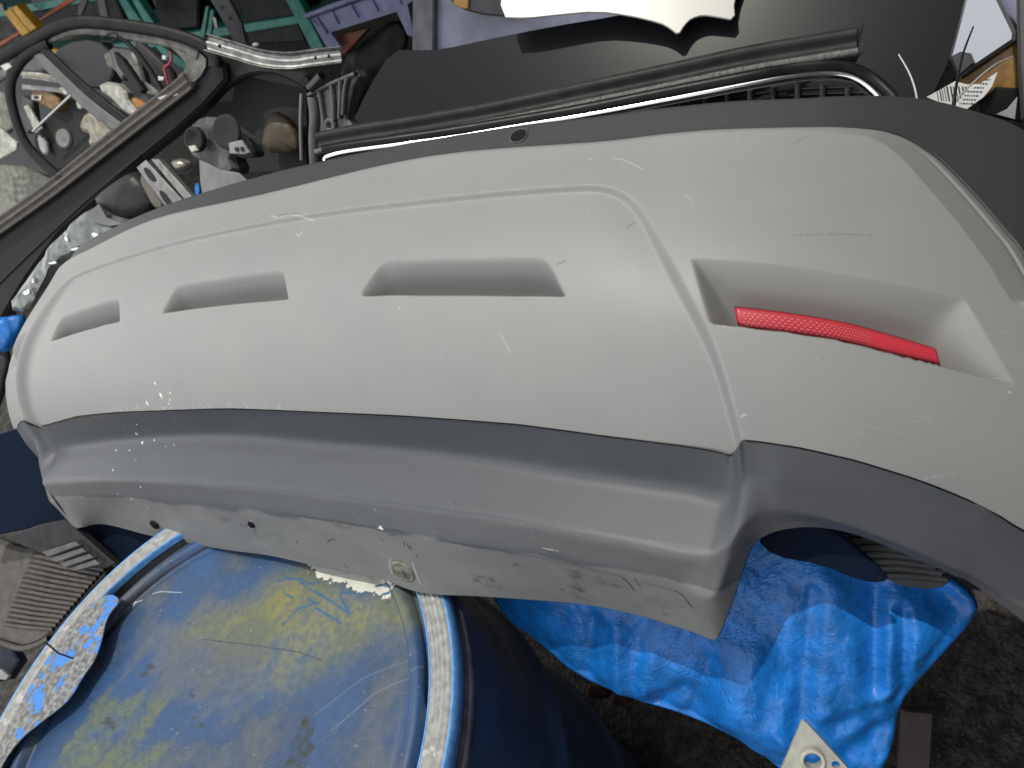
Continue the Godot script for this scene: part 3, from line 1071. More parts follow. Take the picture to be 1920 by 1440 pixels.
func lid_material() -> StandardMaterial3D:
	# painted from above: x and z of the lid, 0.5 m across
	var n := 768
	var im := Image.create(n, n, false, Image.FORMAT_RGB8)
	var rng := RandomNumberGenerator.new()
	rng.seed = 23
	var a := FastNoiseLite.new()
	a.seed = 41
	a.frequency = 7.0
	a.fractal_octaves = 5
	var b := FastNoiseLite.new()
	b.seed = 43
	b.frequency = 22.0
	b.fractal_octaves = 5
	var c := FastNoiseLite.new()
	c.seed = 47
	c.frequency = 90.0
	c.fractal_octaves = 3
	var yellow := v2([-22.6, -168.5, 12.7, -190.5, 119.1, -192.7, 164.7, -185.9, 188.2, -178.8, 194.4, -152.5, 151.5, -133, 125.5, -105.9, 80.3, -64, 41.5, -55, 28, -96.1, -27.2, -93.3, -83.9, -87.7, -102.3, -93.3, -61.1, -126.4, -31.2, -144.5])
	var green := v2([-168.3, 5.7, -119.4, -23.2, -72.3, -11.6, -37.1, 37.4, -62.4, 74.2, -147.5, 98.3, -177.7, 53.4])
	var dusty := v2([-180.2, -77.7, -97.1, -126.1, -0.5, -113.6, 62, -114.6, 64.4, -65.6, 11.7, -31.9, -50.7, -16.9, -131.7, -26.3])
	var whitep := v2([5, -202.4, 111.5, -206.7, 153.1, -188.5, 150.3, -184.5, 140.1, -182.7, 150.9, -175.3, 137.4, -179.9, 121.2, -175.8, 99.6, -175.5, 78.9, -179.1, 49.7, -182.7, 37.6, -189.5])
	var ribs := v2([97.1, -94.4, 199, -169.7, 131.3, -7.8, 242.5, -116.4])
	var dark := v2([116.3, -47.1, 127.9, -45.1, 131.9, -17.3, 123.8, 21.5, 107.2, 17.2, 112, -21.6])
	var toc := func(poly: PackedVector2Array, q: Vector2) -> float:
		var d := 1e9
		for i in poly.size():
			d = minf(d, q.distance_to(Geometry2D.get_closest_point_to_segment(q, poly[i], poly[(i + 1) % poly.size()])))
		return d if Geometry2D.is_point_in_polygon(q, poly) else -d
	for py in n:
		for px in n:
			var q := Vector2((px + 0.5) / n - 0.5, (py + 0.5) / n - 0.5) * 0.56
			if q.length() > 0.27:
				continue
			var ra := a.get_noise_2d(q.x, q.y)
			var rb := b.get_noise_2d(q.x + q.y * 0.6, q.y * 0.6 - q.x * 0.3)
			var rc := c.get_noise_2d(q.x, q.y)
			var col := Color(0.018, 0.066, 0.175).lerp(Color(0.026, 0.050, 0.10), clampf(0.5 + ra * 1.2 + rb * 0.35, 0, 1))
			# grey dust
			var k := smoothstep(-0.03, 0.03, toc.call(dusty, q) + 0.05 * rb + 0.03 * ra)
			k = maxf(k * 0.6, smoothstep(0.0, 0.5, ra + rb * 0.4) * 0.45)
			col = col.lerp(Color(0.105, 0.112, 0.112), clampf(k + rc * 0.10, 0, 0.75))
			k = smoothstep(-0.030, 0.045, toc.call(yellow, q) + 0.022 * rb + 0.024 * ra)
			col = col.lerp(Color(0.235, 0.215, 0.035).lerp(Color(0.10, 0.118, 0.075), clampf(0.45 + rb * 1.2 + ra, 0, 1)), k * clampf(0.8 + rc * 0.3 + ra * 0.5, 0, 0.92))
			k = smoothstep(-0.012, 0.015, toc.call(green, q) + 0.04 * rb)
			col = col.lerp(Color(0.10, 0.12, 0.06), k * clampf(0.55 + rb * 0.6 + rc * 0.4, 0, 0.8))
			if toc.call(whitep, q) + 0.007 * rb + 0.005 * rc > 0.0:
				col = col.lerp(Color(0.62, 0.62, 0.55), 0.92)
			if toc.call(dark, q) + 0.016 * rb > 0.0:
				col = col.lerp(Color(0.016, 0.026, 0.036), 0.6 + rc)
			col *= 1.0 + 0.13 * rc + 0.08 * rb + rng.randf_range(-0.03, 0.03)
			im.set_pixel(px, py, col.linear_to_srgb())
	var tx := func(p: PackedVector2Array) -> PackedVector2Array:
		var o := PackedVector2Array()
		for v in p:
			o.append((v / 0.56 + Vector2(0.5, 0.5)) * n)
		return o
	# strokes of blue left where letters were masked in the yellow
	var ink := lin(0.02, 0.085, 0.20)
	for s in [[[-5.5, -168.2, 2.9, -174.1, 18.4, -175.5, 37.6, -170.6]], [[21, -177.8, 39.7, -173.5, 53.2, -177.1]], [[38.3, -169.5, 69.6, -162.9, 109.1, -152.6]], [[109.1, -152.6, 87.3, -167.3, 86.8, -172, 114, -175.7]], [[124.3, -185.8, 134.3, -191.1, 149.5, -186.1, 136.8, -179.7]], [[11.7, -157.3, 27.6, -155.2]], [[61.9, -150.7, 104.7, -141.4]], [[65.4, -157.3, 41.8, -145.7, 31.3, -125.8]], [[45.3, -158.5, 59.2, -155]]]:
		stroke(im, tx.call(v2(s[0])), 2.2, ink, 0.6, rng, 0.12)
	# scratches, chips, rust
	stroke(im, tx.call(v2([-185.6, -121.9, -174.6, -126.6, -139.4, -131.6])), 0.8, lin(0.5, 0.5, 0.5), 0.8, rng)
	stroke(im, tx.call(v2([-206.8, -100.4, -207.8, -107, -197.3, -112.3])), 1.2, lin(0.6, 0.6, 0.6), 0.8, rng)
	stroke(im, tx.call(v2([-67.3, -89.2, 10.5, -98.2, 69.1, -103.7, 99.3, -102.4])), 1.0, lin(0.03, 0.04, 0.06), 0.6, rng)
	stroke(im, tx.call(v2([122.5, -53.6, 157.7, -97.3, 210.7, -132.1])), 1.6, lin(0.10, 0.12, 0.16), 0.4, rng)
	stroke(im, tx.call(v2([148, -45.2, 176.8, -86.5, 221.8, -121.8])), 1.6, lin(0.13, 0.15, 0.19), 0.4, rng)
	for s2 in [[[-119.5, -46.8], 7.0], [[-121.7, -38], 7.0], [[-135.5, 16], 9.0], [[-124.2, 18.8], 6.0], [[-37.9, -34.2], 4.0], [[-4.8, -12], 5.0], [[-114.2, 6.9], 3.0], [[-20.5, -16.1], 3.0]]:
		dot(im, tx.call(v2(s2[0]))[0], s2[1] * 1.3, s2[1] * 0.6, lin(0.025, 0.03, 0.035), 0.7, rng, 0.45)
	for k in 420:
		var sa := Vector2(rng.randf() * n, rng.randf() * n)
		var dir := Vector2.from_angle(rng.randfn(-0.75, 0.5)) * rng.randf_range(6, 60)
		stroke(im, PackedVector2Array([sa, sa + dir * 0.5 + Vector2(rng.randfn(0, 2), rng.randfn(0, 2)), sa + dir]), rng.randf_range(0.4, 0.7), [lin(0.15, 0.17, 0.20), lin(0.03, 0.04, 0.06), lin(0.14, 0.15, 0.15)][k % 3], rng.randf_range(0.15, 0.5), rng, 0.25)
	for k in 500:
		dot(im, Vector2(rng.randf() * n, rng.randf() * n), rng.randf_range(0.6, 2.2), rng.randf_range(0.5, 1.4), lin(0.35, 0.36, 0.36) if rng.randf() < 0.4 else lin(0.02, 0.03, 0.04), 0.5, rng, 0.6)
	var m := textured("drum_lid", im, 0.5)
	m.uv1_triplanar = true
	m.uv1_world_triplanar = true
	m.uv1_scale = Vector3.ONE / 0.56
	m.uv1_offset = Vector3(0.5, 0.5, 0.5)
	m.uv1_triplanar_sharpness = 20.0
	m.heightmap_enabled = true
	m.heightmap_scale = 0.15
	m.heightmap_texture = noise_tex("rough", 5, 0.02, 0.75, 1.0)
	m.heightmap_enabled = false
	return m

func worn(key: String, seed_: int, base: Color, base2: Color, over: Color, amount: float, freq: float, rough: float, scale: float) -> StandardMaterial3D:
	var n := 512
	var im := Image.create(n, n, false, Image.FORMAT_RGB8)
	var a := FastNoiseLite.new()
	a.seed = seed_
	a.frequency = freq
	a.fractal_octaves = 5
	var b := FastNoiseLite.new()
	b.seed = seed_ + 1
	b.frequency = 0.03
	b.fractal_octaves = 5
	for y in n:
		for x in n:
			# mirrored, so that the picture repeats without a seam
			var p := Vector3(mini(x, n - 1 - x), mini(y, n - 1 - y), 0.0)
			var ra := a.get_noise_3dv(p)
			var rb := b.get_noise_3dv(p * 1.7)
			var c := base.lerp(base2, clampf(0.5 + rb * 1.3, 0, 1))
			if ra + rb * 0.35 > 1.0 - amount * 2.0:
				c = over
			c *= 1.0 + 0.2 * rb
			im.set_pixel(x, y, c.linear_to_srgb())
	var m := textured(key, im, rough)
	m.uv1_triplanar = true
	m.uv1_world_triplanar = true
	m.uv1_scale = Vector3.ONE * scale
	return m

func ring_material() -> StandardMaterial3D:
	return worn("ring_metal", 61, Color(0.23, 0.23, 0.225), Color(0.33, 0.33, 0.32), Color(0.46, 0.45, 0.43), 0.25, 0.02, 0.5, 4.0)

func flap_material() -> StandardMaterial3D:
	return worn("torn_ring", 67, Color(0.10, 0.10, 0.10), Color(0.24, 0.24, 0.23), Color(0.04, 0.20, 0.60), 0.36, 0.012, 0.55, 5.0)

# ------------------------------------------------------------------ under the bumper
func build_under() -> void:
	# blue woven sack
	var fb = Transform3D(Vector3(0.9939, -0.1027, -0.0393), Vector3(0.0446, 0.7032, -0.7096), Vector3(0.1005, 0.7035, 0.7035), Vector3(0.5140, 0.7686, -0.2550))
	var m := StandardMaterial3D.new()
	m.resource_name = "blue_tarp"
	m.albedo_color = lin(0.012, 0.20, 0.68)
	m.albedo_texture = noise_tex("grime1", 11, 0.012, 0.72, 1.0)
	m.uv1_triplanar = true
	m.uv1_scale = Vector3.ONE * 5.0
	m.roughness = 0.37
	m.normal_enabled = true
	m.normal_texture = crease_tex()
	m.normal_scale = 0.9
	mats["tarp"] = m
	var folds := []
	for q in [[[88.1, 51.9, 82.8, -58], 14.0, 16.0], [[67, 57.9, 72.2, -25.2], -10.0, 10.0], [[32.8, 56.8, 36.9, -54], 8.0, 16.0], [[-39.3, -18.6, -43.8, -84.5], 12.0, 22.0], [[2.9, -57, 2.4, -94.4], 8.0, 12.0], [[-89.9, -68, -120.7, -98], -8.0, 9.0], [[91.8, 57.4, 143.6, 48], -12.0, 18.0], [[55.2, -101.4, 79.3, -69.1], -14.0, 12.0], [[-150, -13.6, -153.5, -100.3], 8.0, 10.0], [[88.7, 42.4, 95.2, -54.8], -12.0, 7.0], [[-22.9, -9.9, -22.5, -122.9], 7.0, 13.0], [[20, 49.6, 13.1, -75.6], -6.0, 9.0], [[52.9, 10.8, 63.6, -93.9], 7.0, 11.0], [[-63.4, -29.1, -83.6, -100.1], -5.0, 9.0], [[-117.1, -35, -131.5, -100.7], 6.0, 10.0], [[-177.7, -13.3, -188, -79.1], -6.0, 9.0], [[113.3, 37.5, 97.6, -29.2], 6.0, 14.0], [[44.4, -67.7, 90.1, -41], -7.0, 9.0], [[-5.3, -80.3, 51.5, -113], 6.0, 9.0]]:
		folds.append([q[0][0], q[0][1], q[0][2], q[0][3], q[1], q[2]])
	var sack := thing("blue_sack", "stuffed blue woven plastic sack slumped below the bumper beside the drum", "sack", fb)
	part(sack, "sack_cloth", blob([-316.4, 9, -291.1, -41, -247.4, -62.4, -205.3, -90.2, -147.9, -101.8, -83.5, -105.7, -27.4, -121.5, 7.2, -141.9, 45.1, -157.6, 79, -131.3, 91.8, -91.3, 92.8, -50.4, 112.9, -13.4, 147, 44, 140.7, 61.5, 114.1, 80.2, 62.8, 124.4, -43.6, 135.6, -196.2, 84.9], 42.0, 420.0, 3.5, 6.0, 3, 1, 90, 22, 0.55, folds, 9.0), m)
	# dark blue wheel liner piece and the ribbed dark panel behind the arch
	var fl = Transform3D(Vector3(0.9876, -0.1567, -0.0059), Vector3(0.1212, 0.7868, -0.6052), Vector3(0.0995, 0.5970, 0.7960), Vector3(0.5614, 0.9066, -0.2644))
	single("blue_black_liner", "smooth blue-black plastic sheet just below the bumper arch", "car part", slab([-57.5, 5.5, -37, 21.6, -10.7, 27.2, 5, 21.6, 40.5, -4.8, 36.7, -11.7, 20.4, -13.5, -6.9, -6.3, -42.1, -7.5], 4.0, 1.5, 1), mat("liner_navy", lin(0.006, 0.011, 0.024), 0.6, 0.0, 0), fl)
	var fr = Transform3D(Vector3(0.9780, -0.2044, -0.0418), Vector3(0.1448, 0.8093, -0.5693), Vector3(0.1502, 0.5507, 0.8211), Vector3(0.5954, 0.8756, -0.2850))
	var rib := thing("ribbed_liner", "dark grey ribbed plastic panel under the right end of the bumper", "car part", fr)
	var rm := mat("rib_grey", lin(0.045, 0.048, 0.052), 0.6, 0.0, 1, 6.0)
	part(rib, "panel_plate", slab([-41.9, 22.4, -11.9, 28.6, 19.5, 18.7, 49.2, -5.4, 40.5, -18.6, 7.2, -21.9, -23.8, 4.4], 4.0, 1.0, 1), rm)
	for q in [[-34.3, 17.8, 2, -15.7, 22.7, 2, 11.4, 21.9, 2], [-28.8, 12.2, 2, -10.3, 16.7, 2, 17.8, 16.7, 2], [-23.1, 7.2, 2, -3.8, 11.5, 2, 23.3, 12.2, 2], [-17, 2.2, 2, 1.9, 6.5, 2, 29.2, 7.9, 2], [-11.2, -2.8, 2, 7.2, 1.4, 2, 34.3, 3.3, 2], [-5.1, -7.7, 2, 12.5, -3.6, 2, 39.5, -1.6, 2], [0.7, -12.8, 2, 18.3, -9.1, 2, 43.6, -6.4, 2]]:
		part(rib, "rib", tube(q, 3.2, 5, Vector3(0, 0, 1), 1.0, 2.2), rm)
	# black sheet behind the ribbed panel, up to the bumper's right end
	single("black_wheel_liner", "black wheel liner sheet behind the right end of the bumper", "car part", slab([19.8, -0.1, 59.4, -1.8, 113.8, -29.5, 123.8, -42.3, 96.9, -38.8, 66.9, -43.6, 54.6, -41.4], 4.0, 1.0, 1), mat("liner_black", lin(0.012, 0.012, 0.014), 0.6, 0.0, 0), fr * Transform3D(Basis(), Vector3(0, 0, -0.05)))
	# translucent white bracket near the camera
	var ft = Transform3D(Vector3(0.9682, -0.1957, -0.1556), Vector3(0.0152, 0.6671, -0.7448), Vector3(0.2496, 0.7188, 0.6489), Vector3(0.5536, 0.8205, -0.1400))
	var bm := mat("milky_plastic", lin(0.46, 0.46, 0.40), 0.4, 0.0, 1, 8.0)
	var brk := thing("plastic_bracket", "milky white triangular plastic bracket with a round hole at the bottom edge", "bracket", ft)
	var csg := CSGCombiner3D.new()
	csg.name = "bracket_plate"
	csg.material_override = bm
	brk.add_child(csg)
	var poly := CSGPolygon3D.new()
	poly.name = "plate_outline"
	poly.polygon = v2([-9.6, 25.8, -7.8, 27.8, -5.8, 26.8, 28.5, -8.8, 36.5, -23.5, -28, -35.1, -22.4, -12.3])
	poly.depth = 0.004
	csg.add_child(poly)
	var hc := v2([-0.7, -1, 16, -3.3])
	for k in 2:
		var cut := CSGCylinder3D.new()
		cut.name = "hole_cut"
		cut.radius = 0.0062 if k == 0 else 0.003
		cut.height = 0.05
		cut.sides = 32
		cut.operation = CSGShape3D.OPERATION_SUBTRACTION
		cut.transform = Transform3D(Basis(Vector3.RIGHT, PI / 2), Vector3(hc[k].x, hc[k].y, 0))
		csg.add_child(cut, true)
	var boss := part(brk, "hole_rim", lathe([9.2, 0, 9.2, 3.5, 8.6, 4.2, 7.0, 4.2, 6.3, 3.5, 6.3, 0], 36), bm)
	boss.transform = Transform3D(Basis(Vector3.RIGHT, PI / 2), Vector3(hc[0].x, hc[0].y, 0.001))
	# brown block on the ground
	var fk = Transform3D(Vector3(0.9844, -0.0283, -0.1737), Vector3(-0.1447, 0.4316, -0.8904), Vector3(0.1002, 0.9016, 0.4208), Vector3(0.6020, 0.0704, -0.3695))
	single("brown_block", "dull brown plastic block on the dirt right of the sack", "block", slab([-17.7, 45.6, 28.6, 44.1, 12.7, -52.3, -36, -57.2], 40.0, 3.0), mat("brown_plastic", lin(0.060, 0.040, 0.035), 0.6, 0.0, 1, 6.0), fk)
	# rusty scrap in the gap between drum and sack
	var fs = Transform3D(Vector3(0.9867, 0.0661, -0.1487), Vector3(-0.1627, 0.4007, -0.9016), Vector3(0.0000, 0.9138, 0.4061), Vector3(0.1428, 0.2034, -0.2942))
	for q in [[[-44.1, 10.4, -9.2, 16.5, -0.3, -8.5, -34.7, -12.2], "squarish rusty brown scrap piece deep between drum and sack"], [[7.8, 0.4, 30.8, 1.7, 35.7, -16.3, 8.9, -20.5], "smaller rusty brown scrap piece right of the squarish one"]]:
		single("rusty_scrap", q[1], "scrap", slab(q[0], 25.0, 4.0, 1), mat("rust", lin(0.10, 0.045, 0.03), 0.8, 0.0, 2, 8.0), fs)
	# lower left: ribbed mat, stepped black vent, dark backing sheet
	var fm = Transform3D(Vector3(0.9843, -0.0819, -0.1560), Vector3(-0.0919, 0.5169, -0.8511), Vector3(0.1504, 0.8521, 0.5013), Vector3(-0.6322, 0.6993, -0.1084))
	var rug := thing("ribbed_hose", "brown-grey corrugated rubber bellows lying left of the drum", "hose", fm)
	var rugm := mat("rubber_brown", lin(0.085, 0.073, 0.064), 0.75, 0.0, 1, 6.0)
	part(rug, "bellows_body", slab([-205.3, 97.7, -123.7, 89, -83.2, 75.1, -26.4, 75.2, 66.8, 49.6, 131.2, 52.2, 71.2, 3.8, 9, -63.4, -28.1, -80.4, -59.9, -85.3, -184.5, -63.2], 30.0, 6.0, 1), rugm)
	for k in 15:
		var t := k / 14.0
		var a0 := v3([-40.4, 67, 1, -95.7, -48.3, 1])
		var a1 := v3([121.2, 49.4, 1, 18.5, -49.2, 1])
		var s := a0[0].lerp(a0[1], t)
		var e := a1[0].lerp(a1[1], t)
		part(rug, "corrugation", sweep(PackedVector3Array([s, s.lerp(e, 0.5) + Vector3(0, 0, 0.004), e]), ring(3.4, 8), Vector3(0, 0, 1)), rugm)
	part(rug, "rim_bead", tube([-153.5, -73.8, 2, -101, -77.8, 2, -57.3, -83.9, 2, -23.2, -78.8, 2, 11.6, -63.7, 2], 5.0), rugm)
	var fv = Transform3D(Vector3(0.9675, -0.2014, -0.1528), Vector3(0.0261, 0.6808, -0.7320), Vector3(0.2515, 0.7042, 0.6640), Vector3(-0.4750, 0.8121, -0.1622))
	var vent := thing("stepped_vent", "black stepped air vent piece above the ribbed hose", "car part", fv)
	var vm := mat("vent_black", lin(0.035, 0.036, 0.038), 0.5, 0.0, 1, 6.0)
	part(vent, "vent_plate", slab([-120.8, 5.6, -56.1, 31.5, -6.2, 43.6, 79.5, -14.9, 64.9, -22.7, 17.1, -27.4, -57.7, -10.1], 12.0, 2.0), vm)
	for q in [[-41.4, -5.4, 20.5, 16.2, 27.7, 10.5, -30.2, -12.5], [-27.3, -13, 31.3, 7.6, 38.4, 1.9, -14.1, -19.1], [-11.3, -19.6, 43, -0.1, 51.1, -5.7, 1.9, -24.8], [4.8, -25.3, 52.8, -7.9, 62.7, -14.1, 18.9, -28.8]]:
		var step_ := part(vent, "step", slab(q, 12.0, 2.0), mat("step_grey", lin(0.10, 0.10, 0.10), 0.45, 0.0, 1, 6.0))
		step_.position.z = 0.010
	var fd = Transform3D(Vector3(0.9795, -0.1613, -0.1208), Vector3(0.0196, 0.6726, -0.7397), Vector3(0.2006, 0.7222, 0.6620), Vector3(-0.5235, 0.8254, -0.2106))
	single("dark_inside_sheet", "blue-black sheet added for the dark inside of the bumper at its left end", "car part", slab([-217.1, 85.5, -76.3, 126.8, 27.3, 83.7, 211.1, 18.3, 179.9, -31.6, 93.3, -74.5, 9.4, -15.7, -67.4, -31.1, -232.9, -73.2], 6.0, 2.0), mat("liner_navy", Color.BLACK), fd)  # added sheet stands in for the bumper's dark inside
	var fj = Transform3D(Vector3(0.9844, -0.0283, -0.1737), Vector3(-0.1447, 0.4316, -0.8904), Vector3(0.1002, 0.9016, 0.4208), Vector3(-0.9546, 0.4847, 0.0116))
	single("navy_offcut", "dark navy plastic offcut below the ribbed hose at the left edge", "scrap", slab([-130.3, 65.3, 5.6, 44.9, 32.8, 21.3, 3.3, -14.6, -104.7, -35.6], 20.0, 3.0), mat("offcut_navy", lin(0.012, 0.018, 0.032), 0.5, 0.0, 1), fj)
	single("grey_offcut", "thin grey strip beneath the navy offcut at the left edge", "scrap", slab([-35, 6.6, 30.2, 9.9, 54.1, -0.4, 46.7, -8.4, -31.5, -7.8], 6.0, 1.0), mat("offcut_grey", lin(0.22, 0.22, 0.22), 0.5), fj * Transform3D(Basis(), Vector3(0, 0, 0.03)))

# ------------------------------------------------------------------ behind, right half
func build_behind_right() -> void:
	var fh = Transform3D(Vector3(0.9873, -0.0860, -0.1337), Vector3(-0.0630, 0.5604, -0.8258), Vector3(0.1460, 0.8238, 0.5478), Vector3(0.2637, 0.9458, -1.0294))
	var hm := StandardMaterial3D.new()
	hm.resource_name = "black_lacquer"
	hm.albedo_color = lin(0.017, 0.018, 0.020)
	hm.roughness = 0.27
	hm.metallic_specular = 0.22
	var hood := thing("black_car_panel", "large glossy black car body panel behind the rubber trim", "car panel", fh)
	part(hood, "panel_skin", slab([-549.4, -132.2, -534.7, -60.5, -499, 2.8, -453.5, 61.5, -398.4, 49.1, -359.5, 43.5, -275.2, 44.7, -169.2, 43.9, -86.1, 40.1, -14.9, 39.7, 39.2, 102.2, 409, 13.9, 380.9, -34.9, 355.8, -103.1, 327.2, -163.1, 300.7, -242.3, 34.4, -215.4], 3.0, 1.2, 1), hm)
	var fw = Transform3D(Vector3(0.9698, -0.1541, -0.1892), Vector3(-0.0784, 0.5374, -0.8397), Vector3(0.2310, 0.8291, 0.5091), Vector3(0.2730, 0.9787, -1.0248))
	single("white_car_panel", "glossy white car panel with a wavy lower edge over the black one", "car panel", slab([-246.3, 33, -235.5, 108.6, 108.1, 42.4, 90.2, -0.4, 91.5, -29.8, 67.9, -21.1, 48.9, -14.8, 33.8, -16.8, 24.3, -24.5, 15.3, -38.6, 3.9, -26.5, -9.1, -16.5, -52, 1.9, -100, 16.7, -152.6, 21, -204.2, 24.1], 3.0, 1.0, 1), mat("white_paint", lin(0.52, 0.52, 0.48), 0.3, 0.0, 0), fw)
	var fla = Transform3D(Vector3(0.9753, -0.2144, 0.0536), Vector3(0.2153, 0.8666, -0.4502), Vector3(0.0501, 0.4507, 0.8913), Vector3(-0.2495, 0.8003, -1.4985))
	single("lavender_sheet", "pale lavender grey sheet behind the upper edge of the black panel", "car panel", slab([-183.5, 103.8, -197.2, -84.9, -27.1, -66.6, 246.3, -14.3, 383, 9.4, 394.2, 104.6], 4.0, 1.0), mat("lavender", lin(0.50, 0.51, 0.66), 0.35, 0.0, 1, 1.5), fla)
	single("grey_post", "grey upright post between the lavender crate and the lavender sheet", "post", slab([-222.8, 103.8, -239.4, -84.9, -181.2, -82.4, -169.2, 103.9], 30.0, 3.0), mat("post_grey", lin(0.24, 0.24, 0.27), 0.6), fla * Transform3D(Basis(), Vector3(0, 0, 0.02)))
	var housing := thing("dark_lamp_housing", "dark grey lamp housing with an amber corner beside the white panel", "lamp", fla * Transform3D(Basis(), Vector3(0, 0, 0.06)))
	part(housing, "housing_shell", slab([-129.1, 124.1, -115.7, 47.8, -97.8, 32.4, -71.8, 22.5, -29, 15, 22, 12, 34.8, 123.6], 40.0, 4.0), mat("housing_grey", lin(0.10, 0.105, 0.11), 0.4))
	var amb := part(housing, "amber_lens", slab([-98.3, 83.9, -96.4, 34.5, -79.5, 27.5, -61.2, 25.8, -54.3, 84.2], 6.0, 2.0), mat("amber", lin(0.62, 0.30, 0.06), 0.25, 0.0, 0))
	amb.position.z = 0.006
	# rubber trim strip: a long channel with a rounded roll
	var trim := thing("rubber_trim", "long black rubber trim strip lying over the grille", "trim strip")
	var path := smooth3(v3([-68.4, 1091.7, -647.9, -25, 1084.9, -661.8, 45.1, 1074.1, -677, 140.3, 1062.5, -696.1, 209.8, 1053.9, -713.7, 266.2, 1049.7, -724.5, 349.3, 1043.7, -739.4, 437.1, 1036.6, -757.4, 498.8, 1029.1, -768.8, 541.4, 1024.6, -775.2]), 8)
	var tm := mat("trim_rubber", lin(0.050, 0.050, 0.050), 0.55, 0.0, 1, 5.0)
	var prof_ := v2([-17, -6, -17, 2, -14, 6, -10, 6.5, -7, 5, -4, 2, -1, 1, 2, 3, 5, 7, 9, 9, 13, 8.5, 16, 5, 17, 0, 15, -6])
	part(trim, "strip_body", sweep(path, prof_, Vector3(0, 0.75, 0.66)), tm)
	var bead := PackedVector3Array()
	for p in path:
		bead.append(p + Vector3(0.002, -0.0005, 0.0125))
	part(trim, "dusty_bead", sweep(bead, ring(4.2, 10), Vector3(0, 0.75, 0.66)), worn("dusty_rubber", 81, Color(0.10, 0.10, 0.097), Color(0.20, 0.20, 0.195), Color(0.06, 0.06, 0.06), 0.36, 0.05, 0.7, 10.0), "dust-speckled lower bead")
	var ftr = Transform3D(Vector3(0.9858, -0.0499, 0.1606), Vector3(0.1356, 0.8007, -0.5836), Vector3(-0.0995, 0.5970, 0.7960), Vector3(0.5278, 1.0237, -0.7802))
	part(trim, "torn_end", slab([-13.3, 1.2, -5.5, 9.8, 8.3, 14.5, 17.3, 19.3, 16.2, 8.6, 14.7, -5.7, 20, -7.4, 15.3, -14.2, 6.8, -11.9], 2.0, 0.5), tm).transform = ftr
	part(trim, "paper_scrap", slab([-31.1, 3.1, -19.6, 9.1, -15.6, 3.3, -24, 1.7], 1.0, 0.2), mat("paper_white", lin(0.75, 0.75, 0.72), 0.7, 0.0, 0)).transform = ftr * Transform3D(Basis(), Vector3(0, 0, -0.006))
	# grille with chrome trim
	var gr := thing("car_grille", "black car grille with a bright chrome trim line and upright slats", "grille")
	var gm := mat("grille_black", lin(0.016, 0.016, 0.017), 0.4, 0.0, 1, 5.0)
	var chrome := mat("chrome", lin(0.80, 0.81, 0.80), 0.16, 1.0, 0)
	var cpath := smooth3(v3([-14.9, 1105.2, -591.9, -10.2, 1106.1, -597.8, 17, 1101.4, -608.4, 80.4, 1089, -624.6, 139.1, 1075.3, -644.1, 199.1, 1065.6, -660.6, 281.9, 1054.7, -678.3, 360.4, 1046.3, -695.2, 444.1, 1036.6, -715.5, 483.7, 1030.4, -726.4, 514.7, 1021.9, -735.6, 534, 1015.8, -736.4, 548.6, 1008.6, -731.3, 560.9, 1000, -721.9, 570.9, 990.3, -708.9]), 8)
	part(gr, "chrome_trim", sweep(cpath, v2([-3.6, -2, -3.6, 0.5, -2.4, 1.8, 0, 2.3, 2.4, 1.8, 3.6, 0.5, 3.6, -2]), Vector3(0, 0.6, 0.8)), chrome)
	var opath := PackedVector3Array()
	for p in smooth3(v3([-33.9, 1101.5, -617, 3, 1095.9, -626.2, 67.6, 1083.4, -643.4, 127.5, 1069.6, -664, 219.8, 1055.6, -686.9, 273.1, 1048.3, -700, 353.3, 1039.9, -718.6, 440.1, 1032.4, -735.1, 480.4, 1026.2, -746.7, 512.8, 1020.4, -751.3, 534.7, 1012.8, -752.6, 555.1, 1000.7, -746.6, 575.1, 987.3, -728.5, 584.2, 977.7, -714.7]), 8):
		opath.append(p)
	part(gr, "outer_frame", sweep(opath, ring(7.5, 10, 4.0), Vector3(0, 0.6, 0.8)), gm)
	var fgr = Transform3D(Vector3(0.9599, -0.1470, 0.2388), Vector3(0.2368, 0.8808, -0.4100), Vector3(-0.1500, 0.4501, 0.8803), Vector3(0.4646, 1.0122, -0.7318))
	part(gr, "grille_back", slab([-224.2, -59.2, -126, -28.5, -28.9, -0.5, 14.7, 11.5, 56, 19.8, 76.7, 19, 106.3, -0.6, 112.2, -25.2, -223.1, -78.4], 4.0, 1.0), mat("grille_deep", lin(0.030, 0.030, 0.031), 0.7, 0.0, 0)).transform = fgr
	for q in [[-98.1, -19.3, 8, -95.4, -40.8, 8], [-69.9, -11.5, 8, -66.7, -34.2, 8], [-45.9, -4.4, 8, -42, -25.4, 8], [-22.1, 2, 8, -17.4, -22.3, 8], [2.1, 7.7, 8, 7.5, -19.2, 8], [25.8, 13.3, 8, 32.1, -16.1, 8], [50.5, 15.4, 8, 56.4, -13, 8], [74.6, 15.9, 8, 80.3, -10, 8]]:
		part(gr, "slat", tube(q, 3.0, 1, Vector3(0, 0, 1), 1.0, 5.0), mat("slat_grey", lin(0.055, 0.055, 0.055), 0.35, 0.0, 0)).transform = fgr
	for q in [[-117.2, -29.7, 4, 1, 2.3, 4, 78.8, 14.8, 4], [-116.6, -34.9, 4, 2, -2.9, 4, 89.7, 11, 4]]:
		part(gr, "crossbar", tube(q, 1.6, 4, Vector3(0, 0, 1)), gm).transform = fgr
	# top right corner
	var fc = Transform3D(Vector3(0.9524, -0.0103, 0.3047), Vector3(0.1753, 0.8360, -0.5200), Vector3(-0.2494, 0.5486, 0.7980), Vector3(0.6562, 0.9451, -0.8289))
	var head := thing("clear_headlamp", "silvery headlamp at the top right corner reflecting the sky", "headlamp", fc)
